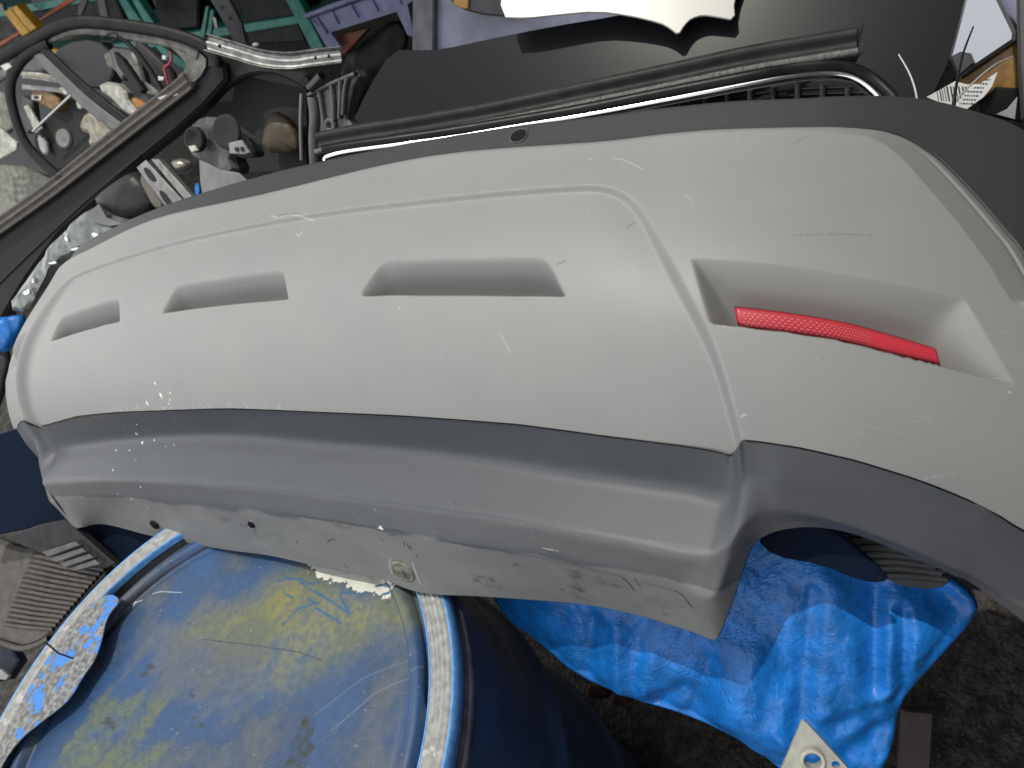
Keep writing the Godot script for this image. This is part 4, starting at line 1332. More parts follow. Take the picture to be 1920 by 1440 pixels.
	part(head, "lens", slab([-33.8, 80.7, -14.9, 79.7, 19.4, 30.2, 20.3, 22.3, -24.4, -14.6, -37.7, 5.8], 20.0, 3.0), mat("silver_lens", lin(0.42, 0.43, 0.46), 0.12, 0.75, 0))
	part(head, "dark_insert", slab([-35.2, 6.9, -26.9, 11.7, -17.3, 10.2, -11.3, 0.9, -22.9, -11.8], 4.0, 1.0), mat("insert_dark", lin(0.05, 0.05, 0.055), 0.2, 0.0, 0)).position.z = 0.004
	single("lavender_sheet", "small lavender sheet behind the silvery headlamp", "car panel", slab([-25.7, 81.9, 4, 80.4, 17, 20.4], 3.0, 0.5), mat("lavender2", lin(0.30, 0.30, 0.44), 0.4, 0.0, 0), fc * Transform3D(Basis(), Vector3(0, 0, -0.03)))
	single("amber_lamp", "amber indicator lamp below the silvery headlamp", "lamp", slab([-27, -15.5, 18.6, 22.3, 31.4, -24.4, 10, -39.5, -19.9, -40.8], 16.0, 3.0), mat("amber2", lin(0.36, 0.19, 0.05), 0.3, 0.0, 2, 9.0), fc * Transform3D(Basis(), Vector3(0, 0, -0.012)))
	var lab := thing("paper_label", "white paper label with bar codes tucked behind the bumper's right corner", "label", fc * Transform3D(Basis(), Vector3(0, 0, 0.02)))
	part(lab, "left_half", slab_uv([-46.1, -33.4, -21.1, -16.6, -9.7, -19.4, 6.6, -18.4, -11.1, -41.5, -24.3, -40.5], 0.5), label_material(true))
	var lab2 := part(lab, "right_half", slab_uv([-15.2, -41.7, -8.1, -26.7, 3.2, -19, 17.5, -6.5, 15.4, -20.7, 9.9, -31.2, -4.3, -44.4], 0.5), label_material(false))
	lab2.position.z = 0.004
	var bb := thing("black_clip_box", "black plastic clip box right of the paper label", "clip", fc * Transform3D(Basis(), Vector3(0, 0, 0.012)))
	part(bb, "clip_body", slab([2, -36, 15.7, -21.5, 34.2, -22.4, 47, -54.7, 8.9, -48.9], 12.0, 2.0), mat("clip_black", lin(0.018, 0.017, 0.016), 0.35))
	part(bb, "metal_tab", slab([24.8, -47, 33.2, -41.4, 39.8, -29, 42.6, -51.2], 1.5, 0.3), mat("tab_metal", lin(0.55, 0.55, 0.55), 0.3, 0.6, 0)).position.z = 0.01
	single("dark_post", "dark glossy upright strip at the right edge of the picture", "car part", slab([11.9, 77.5, 37.7, 76.2, 70.1, -58, 46.2, -51.8, 31.1, 0.7], 20.0, 4.0), mat("post_gloss", lin(0.09, 0.085, 0.085), 0.2, 0.0, 0), fc * Transform3D(Basis(), Vector3(0, 0, 0.018)))
	# cable ties standing up behind the edge
	var up_ := Vector3(0.2, 0.1, 1)
	single("cable_tie", "long black cable tie rising behind the paper label", "cable tie", tube([629.3, 1001.1, -683.4, 629.9, 1006.6, -691.4, 631.5, 1011.2, -708.9, 635.4, 1020.7, -735.4, 642.8, 1025.7, -768.9], 1.9, 6, up_, 0.5, 1.0), mat("tie_black", lin(0.02, 0.02, 0.02), 0.35, 0.0, 0))
	single("cable_tie", "clear cable tie curving right across the amber lamp", "cable tie", tube([628.5, 1001.4, -683.1, 634, 1001.3, -698, 646.4, 1001.1, -719.7, 661, 999.5, -741.6, 675.2, 994.5, -758.6], 1.1, 6, up_, 0.5), mat("tie_clear", lin(0.42, 0.40, 0.36), 0.3, 0.0, 0))
	single("cable_tie", "thin white cable tie standing before the black panel", "cable tie", tube([601.6, 1021.6, -664.5, 598.7, 1031.7, -675.4, 593, 1036, -695.2, 583.7, 1043.1, -715.1], 1.0, 6, up_, 0.6), mat("tie_white", lin(0.60, 0.60, 0.58), 0.4, 0.0, 0))

func slab_uv(flat: Array, th: float) -> ArrayMesh:
	# a sheet whose picture runs once across its box
	var m := slab(flat, th, 0.1)
	var p := v2(flat)
	var box := Rect2(p[0], Vector2.ZERO)
	for q in p:
		box = box.expand(q)
	var arr := m.surface_get_arrays(0)
	var uv := PackedVector2Array()
	for v in arr[Mesh.ARRAY_VERTEX]:
		uv.append(Vector2((v.x - box.position.x) / box.size.x, 1.0 - (v.y - box.position.y) / box.size.y))
	arr[Mesh.ARRAY_TEX_UV] = uv
	var o := ArrayMesh.new()
	o.add_surface_from_arrays(Mesh.PRIMITIVE_TRIANGLES, arr)
	return o

func label_material(bars: bool) -> StandardMaterial3D:
	var rng := RandomNumberGenerator.new()
	rng.seed = 91 if bars else 92
	var im := Image.create(128, 96, false, Image.FORMAT_RGB8)
	im.fill(lin(0.75, 0.75, 0.74))
	var ink := lin(0.05, 0.05, 0.05)
	if bars:
		var x := 18
		while x < 88:
			var w := rng.randi_range(2, 4)
			for y in range(20, 78):
				im.fill_rect(Rect2i(x + int(y * 0.25) - 6, y, w, 1), ink)
			x += w + rng.randi_range(3, 5)
	else:
		for r in 7:
			var x2 := 52 - r * 6
			while x2 < 104 - r * 6:
				var w2 := rng.randi_range(3, 10)
				im.fill_rect(Rect2i(x2, 18 + r * 10, w2, 4), ink)
				x2 += w2 + 3
	return textured("label_bars" if bars else "label_lines", im, 0.7)

# ------------------------------------------------------------------ behind, left half
func build_behind_left() -> void:
	# ---- black car door with an empty window
	var fd = Transform3D(Vector3(0.9474, -0.2821, -0.1515), Vector3(0.1555, 0.8189, -0.5524), Vector3(0.2799, 0.4998, 0.8197), Vector3(-0.8634, 1.0345, -0.9211))
	var door := thing("car_door_shell", "black car door without glass leaning at upper left", "car door", fd)
	var rubber := mat("door_rubber", lin(0.030, 0.030, 0.031), 0.55, 0.0, 1, 5.0)
	var beige := mat("door_beige", lin(0.20, 0.195, 0.175), 0.6, 0.0, 2, 7.0)
	var skin := mat("door_skin", lin(0.024, 0.024, 0.026), 0.28, 0.0, 0)
	var up_ := Vector3(0, 0, 1)
	var teal := mat("teal", lin(0.045, 0.27, 0.22), 0.5, 0.0, 1)
	part(door, "frame_seal", tube([-261.6, 120.6, 12, -204, 142.1, 12, -120.6, 172.3, 12, -53.5, 196.1, 12, 7.9, 203.5, 12, 110.7, 193.8, 12, 188, 180.9, 12, 246.5, 163, 12, 271.1, 142.6, 12, 270.2, 123.3, 12], 12.0, 8, up_, 1.0, 8.0), rubber)
	part(door, "inner_frame", tube([-280, 80.3, 6, -219.6, 108.6, 6, -144.7, 149.7, 6, -88.2, 176.1, 6, -23.9, 191.3, 6, 46.7, 188.6, 6, 114.4, 177.5, 6, 192, 163.8, 6, 235.9, 143.1, 6], 11.0, 8, up_, 1.0, 5.0), beige)
	part(door, "frame_corner", slab([172.9, 163.9, 210.1, 162.6, 241.5, 148.5, 255.6, 131.8, 230, 100.1, 197.5, 90.6, 141.1, 68.3, 180.5, 92.5, 197.4, 109.6, 209.8, 128.3, 195.7, 145.2], 12.0, 2.0, 1), beige).position.z = 0.008
	part(door, "glass_channel", tube([-84.7, 166.3, 10, -130.6, 151.3, 10, -170.3, 125.2, 10, -196.5, 90.5, 10, -203, 44.8, 10, -193.5, -14.5, 10, -163.8, -54.3, 10, -118.1, -94.2, 10], 11.0, 8, up_, 1.0, 8.0), rubber, "curved black rubber channel")
	part(door, "division_bar", tube([-125.9, 157.2, 8, -78.7, 110.2, 8, -29, 60.8, 8, 39.6, 11.1, 8], 14.0, 6, up_, 1.0, 6.0), mat("bar_grey", lin(0.17, 0.17, 0.17), 0.55))
	part(door, "bar_seal", tube([-99.4, 156.9, 10, -51.9, 112.1, 10, -1, 68.9, 10, 62, 23.5, 10], 10.0, 6, up_, 1.0, 6.0), rubber)
	part(door, "thin_bar", tube([76.8, 176.1, 6, 109.7, 143, 6, 134.9, 105, 6, 149.9, 73.2, 6], 5.0, 6, up_), rubber)
	part(door, "window_sill", sweep(smooth3(v3([212.8, 98.2, 10, 140.1, 55.7, 10, 24, -11.4, 10, -153.4, -114.8, 10, -304.1, -196.4, 10, -406.5, -254.8, 10]), 6), v2([-16, 0, -16, 6, -12, 10, -9, 4, -5, 4, -3, 9, 2, 10, 5, 4, 9, 4, 12, 9, 16, 6, 16, 0]), up_), mat("sill", lin(0.13, 0.115, 0.10), 0.45, 0.0, 1, 8.0))
	part(door, "door_skin", slab([209.7, 92.5, 261.5, 144.9, 283.8, 130, 284.9, 100, 226, 52, 159.5, 7, 66.1, -50.7, -63.9, -142.1, -163.2, -207.7, -207.6, -248, -276, -311.2, -332.4, -370.1, -380, -424.1, -503.3, -532.6, -514.1, -374.4, -317.3, -207.9, -165.6, -127.4, 13.7, -22.5, 131, 45.6], 40.0, 6.0), skin)
	part(door, "skin_crease", tube([69.3, -42.2, 2, -80.8, -137.9, 2, -295.8, -287.5, 2, -462.9, -409.4, 2], 2.0, 4, up_), mat("crease", lin(0.03, 0.03, 0.032), 0.3, 0.0, 0))
	part(door, "door_clip", slab([137.5, 68.4, 183.7, 79.1, 188.4, 73.4, 146.1, 64.6], 8.0, 1.0), mat("clip_white", lin(0.6, 0.6, 0.58), 0.4, 0.0, 0)).position.z = 0.016
	part(door, "speck_clip", slab([-202.7, 126.2, -183.4, 132, -175.2, 125.1, -192.9, 116.3], 6.0, 1.0), mat("clip_white", Color.WHITE)).position.z = 0.018
	part(door, "wire_loop", tube([41.4, 174, 18, 66.8, 183, 18, 79.5, 177.3, 18, 57.7, 168.3, 18, 40.6, 170.3, 18], 1.6, 5, up_), rubber)
	part(door, "red_wire", tube([182.9, 150.5, 16, 185.4, 139.4, 16, 177.7, 128.3, 16, 167.5, 122.7, 16, 167.3, 109.6, 16, 168.8, 92.5, 16], 2.4, 6, up_), mat("wire_red", lin(0.36, 0.03, 0.07), 0.5, 0.0, 0))
	for q in [[169.2, 143.7, 178.1, 141.8, 175.7, 135.2, 167.9, 136.2], [153.1, 106.9, 166.7, 105, 163.4, 99.2, 152.9, 99.2]]:
		part(door, "wire_plug", slab(q, 6.0, 1.0), mat("clip_white", Color.WHITE)).position.z = 0.022
	# ---- clutter seen through the window
	var fi = Transform3D(Vector3(0.9753, -0.1992, -0.0954), Vector3(0.0908, 0.7555, -0.6488), Vector3(0.2013, 0.6241, 0.7550), Vector3(-1.3622, 0.9717, -1.2236))
	var white := mat("white_plastic", lin(0.58, 0.57, 0.52), 0.5, 0.0, 2, 7.0)
	var cream := mat("cream_plastic", lin(0.42, 0.39, 0.31), 0.55, 0.0, 2, 7.0)
	var black := mat("scrap_black", lin(0.030, 0.030, 0.031), 0.6, 0.0, 0)
	var lift := func(h: float) -> Transform3D: return fi * Transform3D(Basis(), Vector3(0, 0, h))
	var bar := thing("white_ridged_bar", "white ridged plastic bar seen through the door window, upper left", "trim strip", lift.call(0.06))
	part(bar, "bar_body", slab([-114.3, 82.9, -52.7, 77.5, 2.5, 62.4, -3, 51.3, -56.1, 59.9, -117.4, 67.7], 12.0, 2.0), white)
	part(bar, "ridge", tube([-112.4, 74.7, 3, -51.1, 68.2, 3, 3.1, 57, 3], 3.0, 4, up_), cream)
	var tan_box := thing("tan_box", "tan plastic box with a small white label seen through the door window", "box", lift.call(0.03))
	part(tan_box, "box_body", slab([-125.5, 40.7, -109.2, 49.2, -69.9, 46.3, -35.7, 17.7, -34.7, 3.3, -62.6, -11.5, -126, 19.7], 50.0, 4.0), mat("tan", lin(0.30, 0.17, 0.06), 0.5, 0.0, 2, 8.0))
	part(tan_box, "box_label", slab([-122.3, 29.7, -88.2, 27.1, -92.5, 14.2, -124.6, 18], 1.0, 0.2), white).position.z = 0.003
	part(tan_box, "label_mark", slab([-113.3, 26.5, -98.8, 26, -100.1, 19.5, -114.6, 20], 1.0, 0.2), black).position.z = 0.005
	single("steel_rod", "thin bright steel rod crossing the door window below the tan box", "rod", tube([-103.4, -63, 60, -26.5, -18.1, 60, 47.9, 25.2, 60], 4.0, 4, up_), mat("bright_steel", lin(0.5, 0.5, 0.48), 0.3, 0.8, 0), fi)
	var spk := thing("black_speaker_box", "black box with a round grey speaker seen through the door window", "speaker", lift.call(0.0))
	part(spk, "box_body", slab([-140.7, -29, -20.4, 27, 94.8, -68.6, -64.5, -160.5, -163.2, -87.3], 60.0, 4.0), black)
	part(spk, "speaker_surround", lathe([31, 0, 30, 2, 27, 3, 25, 1], 32), mat("surround", lin(0.05, 0.05, 0.05), 0.5)).transform = Transform3D(Basis(Vector3.RIGHT, PI / 2), Vector3(v2([-68, -77])[0].x, v2([-68, -77])[0].y, 0.001))
	var sc := v2([-68, -77])[0]
	var cone := part(spk, "speaker_cone", lathe([24, 0, 23, 3, 19, 2, 12, 1, 8, 4, 0.1, 6], 32), mat("speaker_grey", lin(0.24, 0.235, 0.22), 0.6))
	cone.transform = Transform3D(Basis(Vector3.RIGHT, PI / 2), Vector3(sc.x, sc.y, 0.002))
	single("cream_bracket", "crumpled cream plastic piece right of the black speaker box", "scrap", slab([32.6, -50, 68.6, -12.5, 101.6, -21.2, 114, -49.6, 141.3, -70.8, 119.3, -90.8, 73.3, -108.1, 54.2, -97.3, 67.3, -71.6, 42.1, -65.8], 30.0, 9.0, 1), cream, lift.call(0.05))
	single("pale_housing", "pale plastic housing lying behind the division bar of the door window", "housing", slab([117, 41.3, 143.5, 48.9, 172.9, 45.2, 199.3, 23, 203.3, 5.5, 231.7, -25.3, 213.4, -37.2, 179.9, -17.4, 147.7, 12.6, 122.9, 26], 26.0, 6.0), white, lift.call(0.05))
	single("orange_cloth", "orange rag behind the corner of the door window", "rag", blob([226.6, 8.5, 251.9, 3.9, 279.1, -9.3, 271.2, -20.1, 248.2, -21.8, 233.8, -9], 8.0, 8.0, 5.0, 20.0, 6, 1, 10, 4), mat("orange_rag", lin(0.48, 0.20, 0.05), 0.8, 0.0, 1), lift.call(0.06))
	single("grey_loom", "grey-beige moulded part hanging in the upper right of the door window", "car part", slab([113.9, 118, 150.4, 135.9, 204, 128, 226.8, 92.5, 233.9, 50.2, 211.3, 31.1, 180, 67.4, 161.5, 55.8, 144.9, 79, 119.6, 90.3], 24.0, 5.0), mat("loom", lin(0.19, 0.185, 0.165), 0.6, 0.0, 2, 8.0), lift.call(0.02))
	for q in [[[237, 111.2, 247.8, 108.2, 260.1, 82.5, 250.2, 80.5], "narrow white plastic clip lying on the grey-beige moulded part"], [[210.5, 75.2, 226.3, 72, 237, 57, 223.4, 52.7], "stubby white plastic clip below the narrow one"], [[47.8, 5, 65.4, 6.9, 73, -8.6, 54.6, -15.6], "white knob beside the black speaker box"], [[-1.9, 38.6, 16.1, 41.7, 34.1, 25.8, 19, 18.7], "white plug next to the tan box"]]:
		single("white_clip", q[1], "clip", slab(q[0], 8.0, 2.0, 1), white, lift.call(0.06))
	var louvre := single("white_louvre", "white louvred panel at the left edge of the picture", "vent", slab([-304.8, -49.1, -228.4, -51.1, -176.2, -90.1, -183.8, -108.9, -245.2, -129.8, -326.4, -145.4], 8.0, 2.0), white, lift.call(0.05))
	for q in [[-368.2, -60.7, 3, -268.8, -57.5, 3], [-372.6, -80.4, 3, -245.8, -77.4, 3], [-377, -100.2, 3, -241.5, -94.2, 3], [-381.5, -120.1, 3, -281.1, -116, 3]]:
		part(louvre, "louvre", tube(q, 3.0, 1, up_), cream)
	single("white_ridged_bar", "second white ridged bar just below the first through the door window", "trim strip", slab([-143.7, 55.9, -81, 50.7, 14.7, 39.1, 5.4, 26.7, -74.5, 37.5, -146.3, 42.9], 10.0, 2.0), mat("bar_pale", lin(0.36, 0.355, 0.33), 0.5), lift.call(0.04))
	single("dark_grille_block", "dark grey finned block behind the curved rubber channel", "car part", slab([-172.2, 33.1, -138.5, 15.9, -140.4, -51, -172.9, -63.7, -189.7, -15.9], 20.0, 3.0), mat("fin_grey", lin(0.07, 0.07, 0.07), 0.5), lift.call(0.02))
	single("grey_module", "grey control module with a white tag under the division bar of the door window", "module", slab([126.8, -97.4, 191.8, -68.4, 212.2, -86.5, 150.1, -120.8], 20.0, 2.0), mat("module_grey", lin(0.15, 0.15, 0.14), 0.5), lift.call(0.07))
	single("hinge_block", "black hinge block hanging between the two bars of the door window", "hinge", slab([216.3, 108.6, 239.1, 90.9, 268.3, 51.5, 292.1, 19.5, 281.7, 12.7, 250.7, 40.3, 221.1, 77.5], 18.0, 3.0), black, lift.call(0.09))
	single("green_offcut", "teal offcut behind the right corner of the door window", "scrap", slab([252.5, 140.9, 276.1, 134.7, 353.6, 89.2, 342.3, 75.1, 287.9, 102.3], 8.0, 2.0), mat("teal", Color.WHITE), lift.call(0.0))
	single("bent_beige_plate", "bent beige metal plate behind the right corner of the door window", "scrap", slab([320.4, 47.6, 374, 71.8, 409.4, 82, 420.2, 69.6, 373.5, 42.9, 337, 28.6], 10.0, 3.0, 1), mat("plate_beige", lin(0.26, 0.24, 0.21), 0.45, 0.2, 2), lift.call(0.03))
	single("dark_hose", "dark ribbed hose crossing behind the thin bar of the door window", "hose", tube([278.6, 122.7, 70, 324.7, 89, 74, 359.8, 52.5, 70, 361.7, 15.5, 60], 13.0, 6, up_), mat("hose_dark", lin(0.05, 0.05, 0.05), 0.5), fi)
	single("beige_tray", "beige plastic tray with a round recess below the window channel", "tray", slab([-458, -155.2, -330, -134.5, -188.7, -172.2, -184.4, -201.2, -338.7, -275.3, -492.1, -307.2], 10.0, 3.0, 1), mat("tray", lin(0.26, 0.26, 0.21), 0.5, 0.0, 2, 8.0), lift.call(-0.05))
	single("pale_strip", "long pale strip slanting behind the window channel", "trim strip", slab([-159.1, 2.3, -143.3, 7.1, -106.9, -52.6, -131.6, -65.4], 6.0, 1.0), white, lift.call(0.03))
	# more of the heap under and beyond the window
	var heap := [
		["black_fan_shroud", "black fan shroud in the middle of the heap inside the door window", "car part", [-246.5, -56.2, -200, -17.9, -57.2, 40.6, 47, -46.8, -28.2, -116.9, -150.1, -165.1, -240.8, -128], 50.0, "scrap_black", -0.06],
		["black_trunk_liner", "black moulded liner behind the yellow post inside the door window", "car part", [-182.7, 162.2, -74.2, 189.9, 14.2, 171.5, 30.7, 104, -3.9, 58.3, -77.6, 61.2, -163.1, 113.2], 40.0, "black_plastic", -0.10],
		["grey_mirror_shell", "grey mirror shell lying under the upper window frame", "car part", [-268, 128.8, -187, 149.1, -141.5, 130.7, -169.5, 102.3, -253.7, 103.5], 30.0, "pole_grey2", -0.06],
		["beige_door_card", "beige door card behind the window channel at the left edge", "car panel", [-440.2, 47.3, -292.5, 62.5, -271.8, -7.8, -293.7, -56.5, -467.3, -69.9], 14.0, "tray", -0.04],
		["pale_offcut", "pale triangular offcut under the steel rod inside the door window", "scrap", [-143, -64.4, -112.8, -81.4, -109.4, -122.2, -137.6, -113.6], 10.0, "flap_grey2", 0.02],
		["silver_bracket", "small silver bracket at the foot of the grey-beige moulded part", "bracket", [258.4, 48.8, 302.8, 22.7, 310.3, 7.8, 266.4, 14.4], 10.0, "slot_metal2", 0.06],
		["long_grey_rail", "long grey rail running under the sill line behind the door", "rail", [60.9, -0, 79.7, 7.2, 243.7, 29.6, 252.2, 19.1, 86.4, -16.6], 14.0, "unit_grey2", -0.02],
		["black_backing_sheet", "black sheet added behind the heap to keep its gaps dark", "bumper", [-920.3, 78.1, -486, 156.9, -102.5, 212.4, 223.5, 95.1, 282.7, -36.9, 22, -168, -349.4, -165.1, -979.5, -160.3], 60.0, "black_plastic", -0.30],  # black sheet put behind the heap to darken the gaps
	]
	mat("pole_grey2", lin(0.17, 0.17, 0.165), 0.5)
	mat("flap_grey2", lin(0.42, 0.42, 0.40), 0.5)
	mat("slot_metal2", lin(0.45, 0.45, 0.43), 0.35, 0.4)
	mat("unit_grey2", lin(0.12, 0.12, 0.118), 0.5)
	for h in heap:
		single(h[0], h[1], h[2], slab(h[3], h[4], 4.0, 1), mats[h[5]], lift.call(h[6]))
	# ---- fender and arm between door and grille
	var ff = Transform3D(Vector3(0.9910, -0.1295, 0.0352), Vector3(0.1245, 0.7900, -0.6003), Vector3(0.0499, 0.5993, 0.7990), Vector3(-0.5245, 1.0043, -1.0176))
	var fender := thing("black_fender", "black car fender with a wheel arch between door and grille", "fender", ff)
	part(fender, "fender_skin", slab([-145.2, -31, -101.7, 74.5, -45.3, 62.6, 32.8, 47.3, 108.3, 37.2, 137, 14.6, 122.6, -4.9, 87, 16.1, 30.6, 30.8, -23, 28.9, -73.8, 11.5, -120.2, -11.6], 20.0, 4.0, 1), mat("fender_black", lin(0.034, 0.034, 0.034), 0.4, 0.0, 1, 4.0))
	part(fender, "arch_void_panel", slab([-344.7, -119.7, -165.2, -3.4, -71.7, 37.8, 11, 36.9, 80.7, 10, 64.4, -146.6, -353.8, -165], 6.0, 1.0), mat("arch_void_panel", lin(0.028, 0.028, 0.028), 0.7, 0.0, 0)).position.z = -0.05  # dark panel stands in for the dark void behind the arch
	single("brown_cloth_bag", "dim brown bag inside the wheel arch of the black fender", "bag", blob([-20.6, -111.6, 0.3, -57, 23.6, -33, 61.5, -49.9, 80.2, -81.7, 80.5, -115.8], 20.0, 25.0, 8.0, 12.0, 8, 1, 12, 5), mat("bag_brown", lin(0.075, 0.055, 0.030), 0.6, 0.0, 1), ff * Transform3D(Basis(), Vector3(0, 0, -0.02)))
	var arm := thing("silver_channel_arm", "bent silver channel rail lying across the black fender", "rail")
	part(arm, "channel", sweep(smooth3(v3([-530, 1119.6, -993.1, -487.1, 1092.1, -997.9, -441.6, 1062.8, -1002.9, -400.6, 1041.8, -1014.6, -363.9, 1028.3, -1032.3, -323.2, 1013.5, -1052.3]), 8), v2([-15, -4, -15, 8, -12, 8, -11, 1, -3, 1, -2, 4, 2, 4, 3, 1, 11, 1, 12, 8, 15, 8, 15, -4]), Vector3(0, 0.7, 0.7)), mat("rail_silver", lin(0.36, 0.36, 0.35), 0.35, 0.55, 2, 9.0))
	for q in [[-352.9, 1035, -1023, -350.5, 1033.4, -1023.2], [-332.8, 1027.7, -1032.9, -330.3, 1026.1, -1033.1], [-499.2, 1112.4, -984.3, -495.9, 1110.3, -984.8]]:
		part(arm, "rivet_hole", tube(q, 3.0, 1), black)
	single("plastic_plug", "white plastic plug above the silver channel rail", "knob", blob([41.6, 75.7, 49.6, 78, 56.7, 74.1, 54.6, 68.1, 43.2, 68.6], 6.0, 6.0, 0.0, 1.0, 1, 1, 8, 4), white, ff * Transform3D(Basis(), Vector3(0, 0, 0.04)))
	# ---- ribbed bracket at the left end of the trim
	var fb2 = Transform3D(Vector3(0.9805, -0.0873, 0.1760), Vector3(0.1692, 0.8308, -0.5302), Vector3(-0.0999, 0.5496, 0.8294), Vector3(-0.1201, 1.0837, -0.7423))
	var cast := thing("ribbed_bracket", "grey ribbed plastic bracket at the left end of the rubber trim", "bracket", fb2)
	var cm := mat("cast_grey", lin(0.105, 0.105, 0.100), 0.5, 0.0, 1, 8.0)
	part(cast, "bracket_plate", slab([-31, 21.2, -5.8, 34, 65.1, 53.3, 69.2, 46.2, 54.9, 31.7, 46.6, 11.7, 40.4, -6.7, 53, -19.9, 26.8, -35, -15.9, -37.2, -28.9, -15.1], 14.0, 2.0), cm)
	for q in [[-4.7, 25.9, 2, -2.1, 6.9, 2, 0.5, -27.7, 2], [19.7, 37.8, 2, 21.7, 14.4, 2, 19.7, -9.5, 2], [38.4, 42.7, 2, 35.8, 21.5, 2, 30.2, -7, 2], [52.8, 46.7, 2, 44.7, 28.3, 2, 38, -2, 2], [-26.6, 21.4, 2, 22.6, 37.2, 2, 66.7, 49.5, 2]]:
		part(cast, "rib", tube(q, 3.2, 4, up_, 1.0, 5.0), cm)
	var bo := v2([12.3, -17.5])[0]
	var boss := part(cast, "boss", lathe([11, 0, 11, 6, 9, 7, 5, 7, 4.5, 2, 0.1, 2], 24), cm)
	boss.transform = Transform3D(Basis(Vector3.RIGHT, PI / 2), Vector3(bo.x, bo.y, 0))
	part(cast, "side_tube", tube([-20.7, 18.7, 0, -20.2, -7.7, 0, -26.8, -37.8, 0, -29.7, -73, 0], 9.0, 5, up_), cm)
	part(cast, "edge_flange", tube([-43.9, 22.3, 0, -52.1, -16, 0, -58, -67.5, 0], 3.0, 4, up_), mat("flange_edge", lin(0.16, 0.16, 0.16), 0.4, 0.0, 0))
	single("black_bolt_stack", "black threaded bolt beside the top of the ribbed bracket", "bolt", tube([-16.3, 30.6, 8, -4.8, 37.5, 8, 8.9, 46.4, 8], 7.0, 4, up_), mat("bolt_black", lin(0.06, 0.06, 0.06), 0.3, 0.5, 0), fb2)
	# ---- headlamp unit and grey cover in front of the fender
	var fl = Transform3D(Vector3(0.9879, -0.1546, -0.0076), Vector3(0.1179, 0.7836, -0.6100), Vector3(0.1003, 0.6018, 0.7923), Vector3(-0.3545, 1.0617, -0.7359))
	var unit := thing("headlamp_unit", "broken grey headlamp unit with a dark round bulb socket", "headlamp", fl)
	part(unit, "unit_shell", slab([-69.8, 22.4, -49.8, 42.7, -16.1, 49.9, 11.1, 40.3, 37.2, 24.7, 56.5, 13.8, 65.9, -9.3, 45.6, -14, 22.1, -9.4, 33.7, -32.9, 6.7, -42.8, -36.7, -27.2, -67.2, -9.6], 30.0, 8.0, 1), mat("unit_grey", lin(0.13, 0.13, 0.13), 0.45, 0.0, 2, 8.0))
	var u0 := v2([-27, 14.2, 33.1, 24.7])
	var sock := part(unit, "bulb_socket", lathe([19, 0, 19, 8, 15, 10, 11, 4, 0.1, 2], 28), black)
	sock.transform = Transform3D(Basis(Vector3.RIGHT, PI / 2), Vector3(u0[0].x, u0[0].y, 0.014))
	var wind := part(unit, "lens_window", lathe([26, 0, 25, 5, 20, 3, 0.1, 1], 28), black)
	wind.transform = Transform3D(Basis(Vector3.RIGHT, PI / 2), Vector3(u0[1].x, u0[1].y, 0.012))
	part(unit, "white_flap", slab([48.7, 9, 73.6, 13.3, 87.3, -4.6, 76.9, -7.6, 48.6, -6.1], 4.0, 1.0), mat("flap_grey", lin(0.34, 0.35, 0.37), 0.5)).position.z = 0.030
	for q in [[61.9, 2.9, 68, 2.9, 68.2, -3.1, 62.1, -3.1], [72, 2.9, 77.1, 3.6, 78.4, -2.3, 73.2, -3.1]]:
		part(unit, "flap_slot", slab(q, 1.0, 0.2), black).position.z = 0.0325
	part(unit, "bright_clip", slab([-31.8, 4.6, -18.6, 6.1, -13.4, -1.6, -26.8, -4.7], 4.0, 1.0), white).position.z = 0.03
	part(unit, "crumpled_foil", blob([-75.4, -15.9, -52.6, -12.6, -35.5, -22.1, -50.5, -33.3, -72.3, -30.3], 10.0, 10.0, 9.0, 26.0, 11, 1, 10, 5), mat("foil", lin(0.36, 0.33, 0.29), 0.35, 0.4, 1), "crumpled pale metal foil").position.z = 0.02
	single("grey_cover_plate", "smooth grey plastic cover propped against the bumper's top edge", "cover", slab([1.6, -15.3, 14.7, -19.1, 39.1, -28.8, 75.2, -33, 97.1, -48.5, 0.4, -77.5, -1.1, -46.2], 4.0, 1.5), mat("cover_grey", lin(0.25, 0.25, 0.26), 0.5), fl * Transform3D(Basis(), Vector3(0, 0, 0.045)))
	single("blue_rag", "scrap of blue cloth beside the grey cover plate", "rag", slab([-38, -51.6, -27.8, -49, -29.7, -68.4, -38.8, -70.2], 3.0, 0.5, 1), mats["tarp"], fl * Transform3D(Basis(), Vector3(0, 0, 0.02)))
	# ---- slotted bracket, duct, clear lamp below the door
	var fs = Transform3D(Vector3(0.9893, -0.1454, -0.0113), Vector3(0.1062, 0.7717, -0.6270), Vector3(0.0999, 0.6191, 0.7789), Vector3(-0.4673, 1.0496, -0.6868))
	var sl := thing("slotted_bracket", "light grey metal bracket with two slots behind the bumper's upper left edge", "bracket", fs)
	var sm := mat("slot_metal", lin(0.30, 0.30, 0.29), 0.4, 0.4, 1, 8.0)
	part(sl, "bracket_plate", slab([-48.3, 25.4, -26.2, 36.8, 50.9, -31.4, 44.3, -44.7, 13.6, -43.7], 4.0, 1.0), sm)
	part(sl, "bracket_flange", slab([-5.3, 38.3, 10.7, 38.2, 75.3, -21, 62.9, -29.3], 10.0, 1.0), sm).position.z = 0.008
	for q in [[-33.3, 23.8, -23.4, 26.2, -5.7, 7.4, -8.9, 2.4, -20, 5.7], [-5.3, -10.8, 5.3, -9.8, 23.8, -30.2, 19.6, -35.3, 8.5, -32.2]]:
		part(sl, "slot_opening", slab(q, 1.0, 0.2, 1), black).position.z = 0.0012
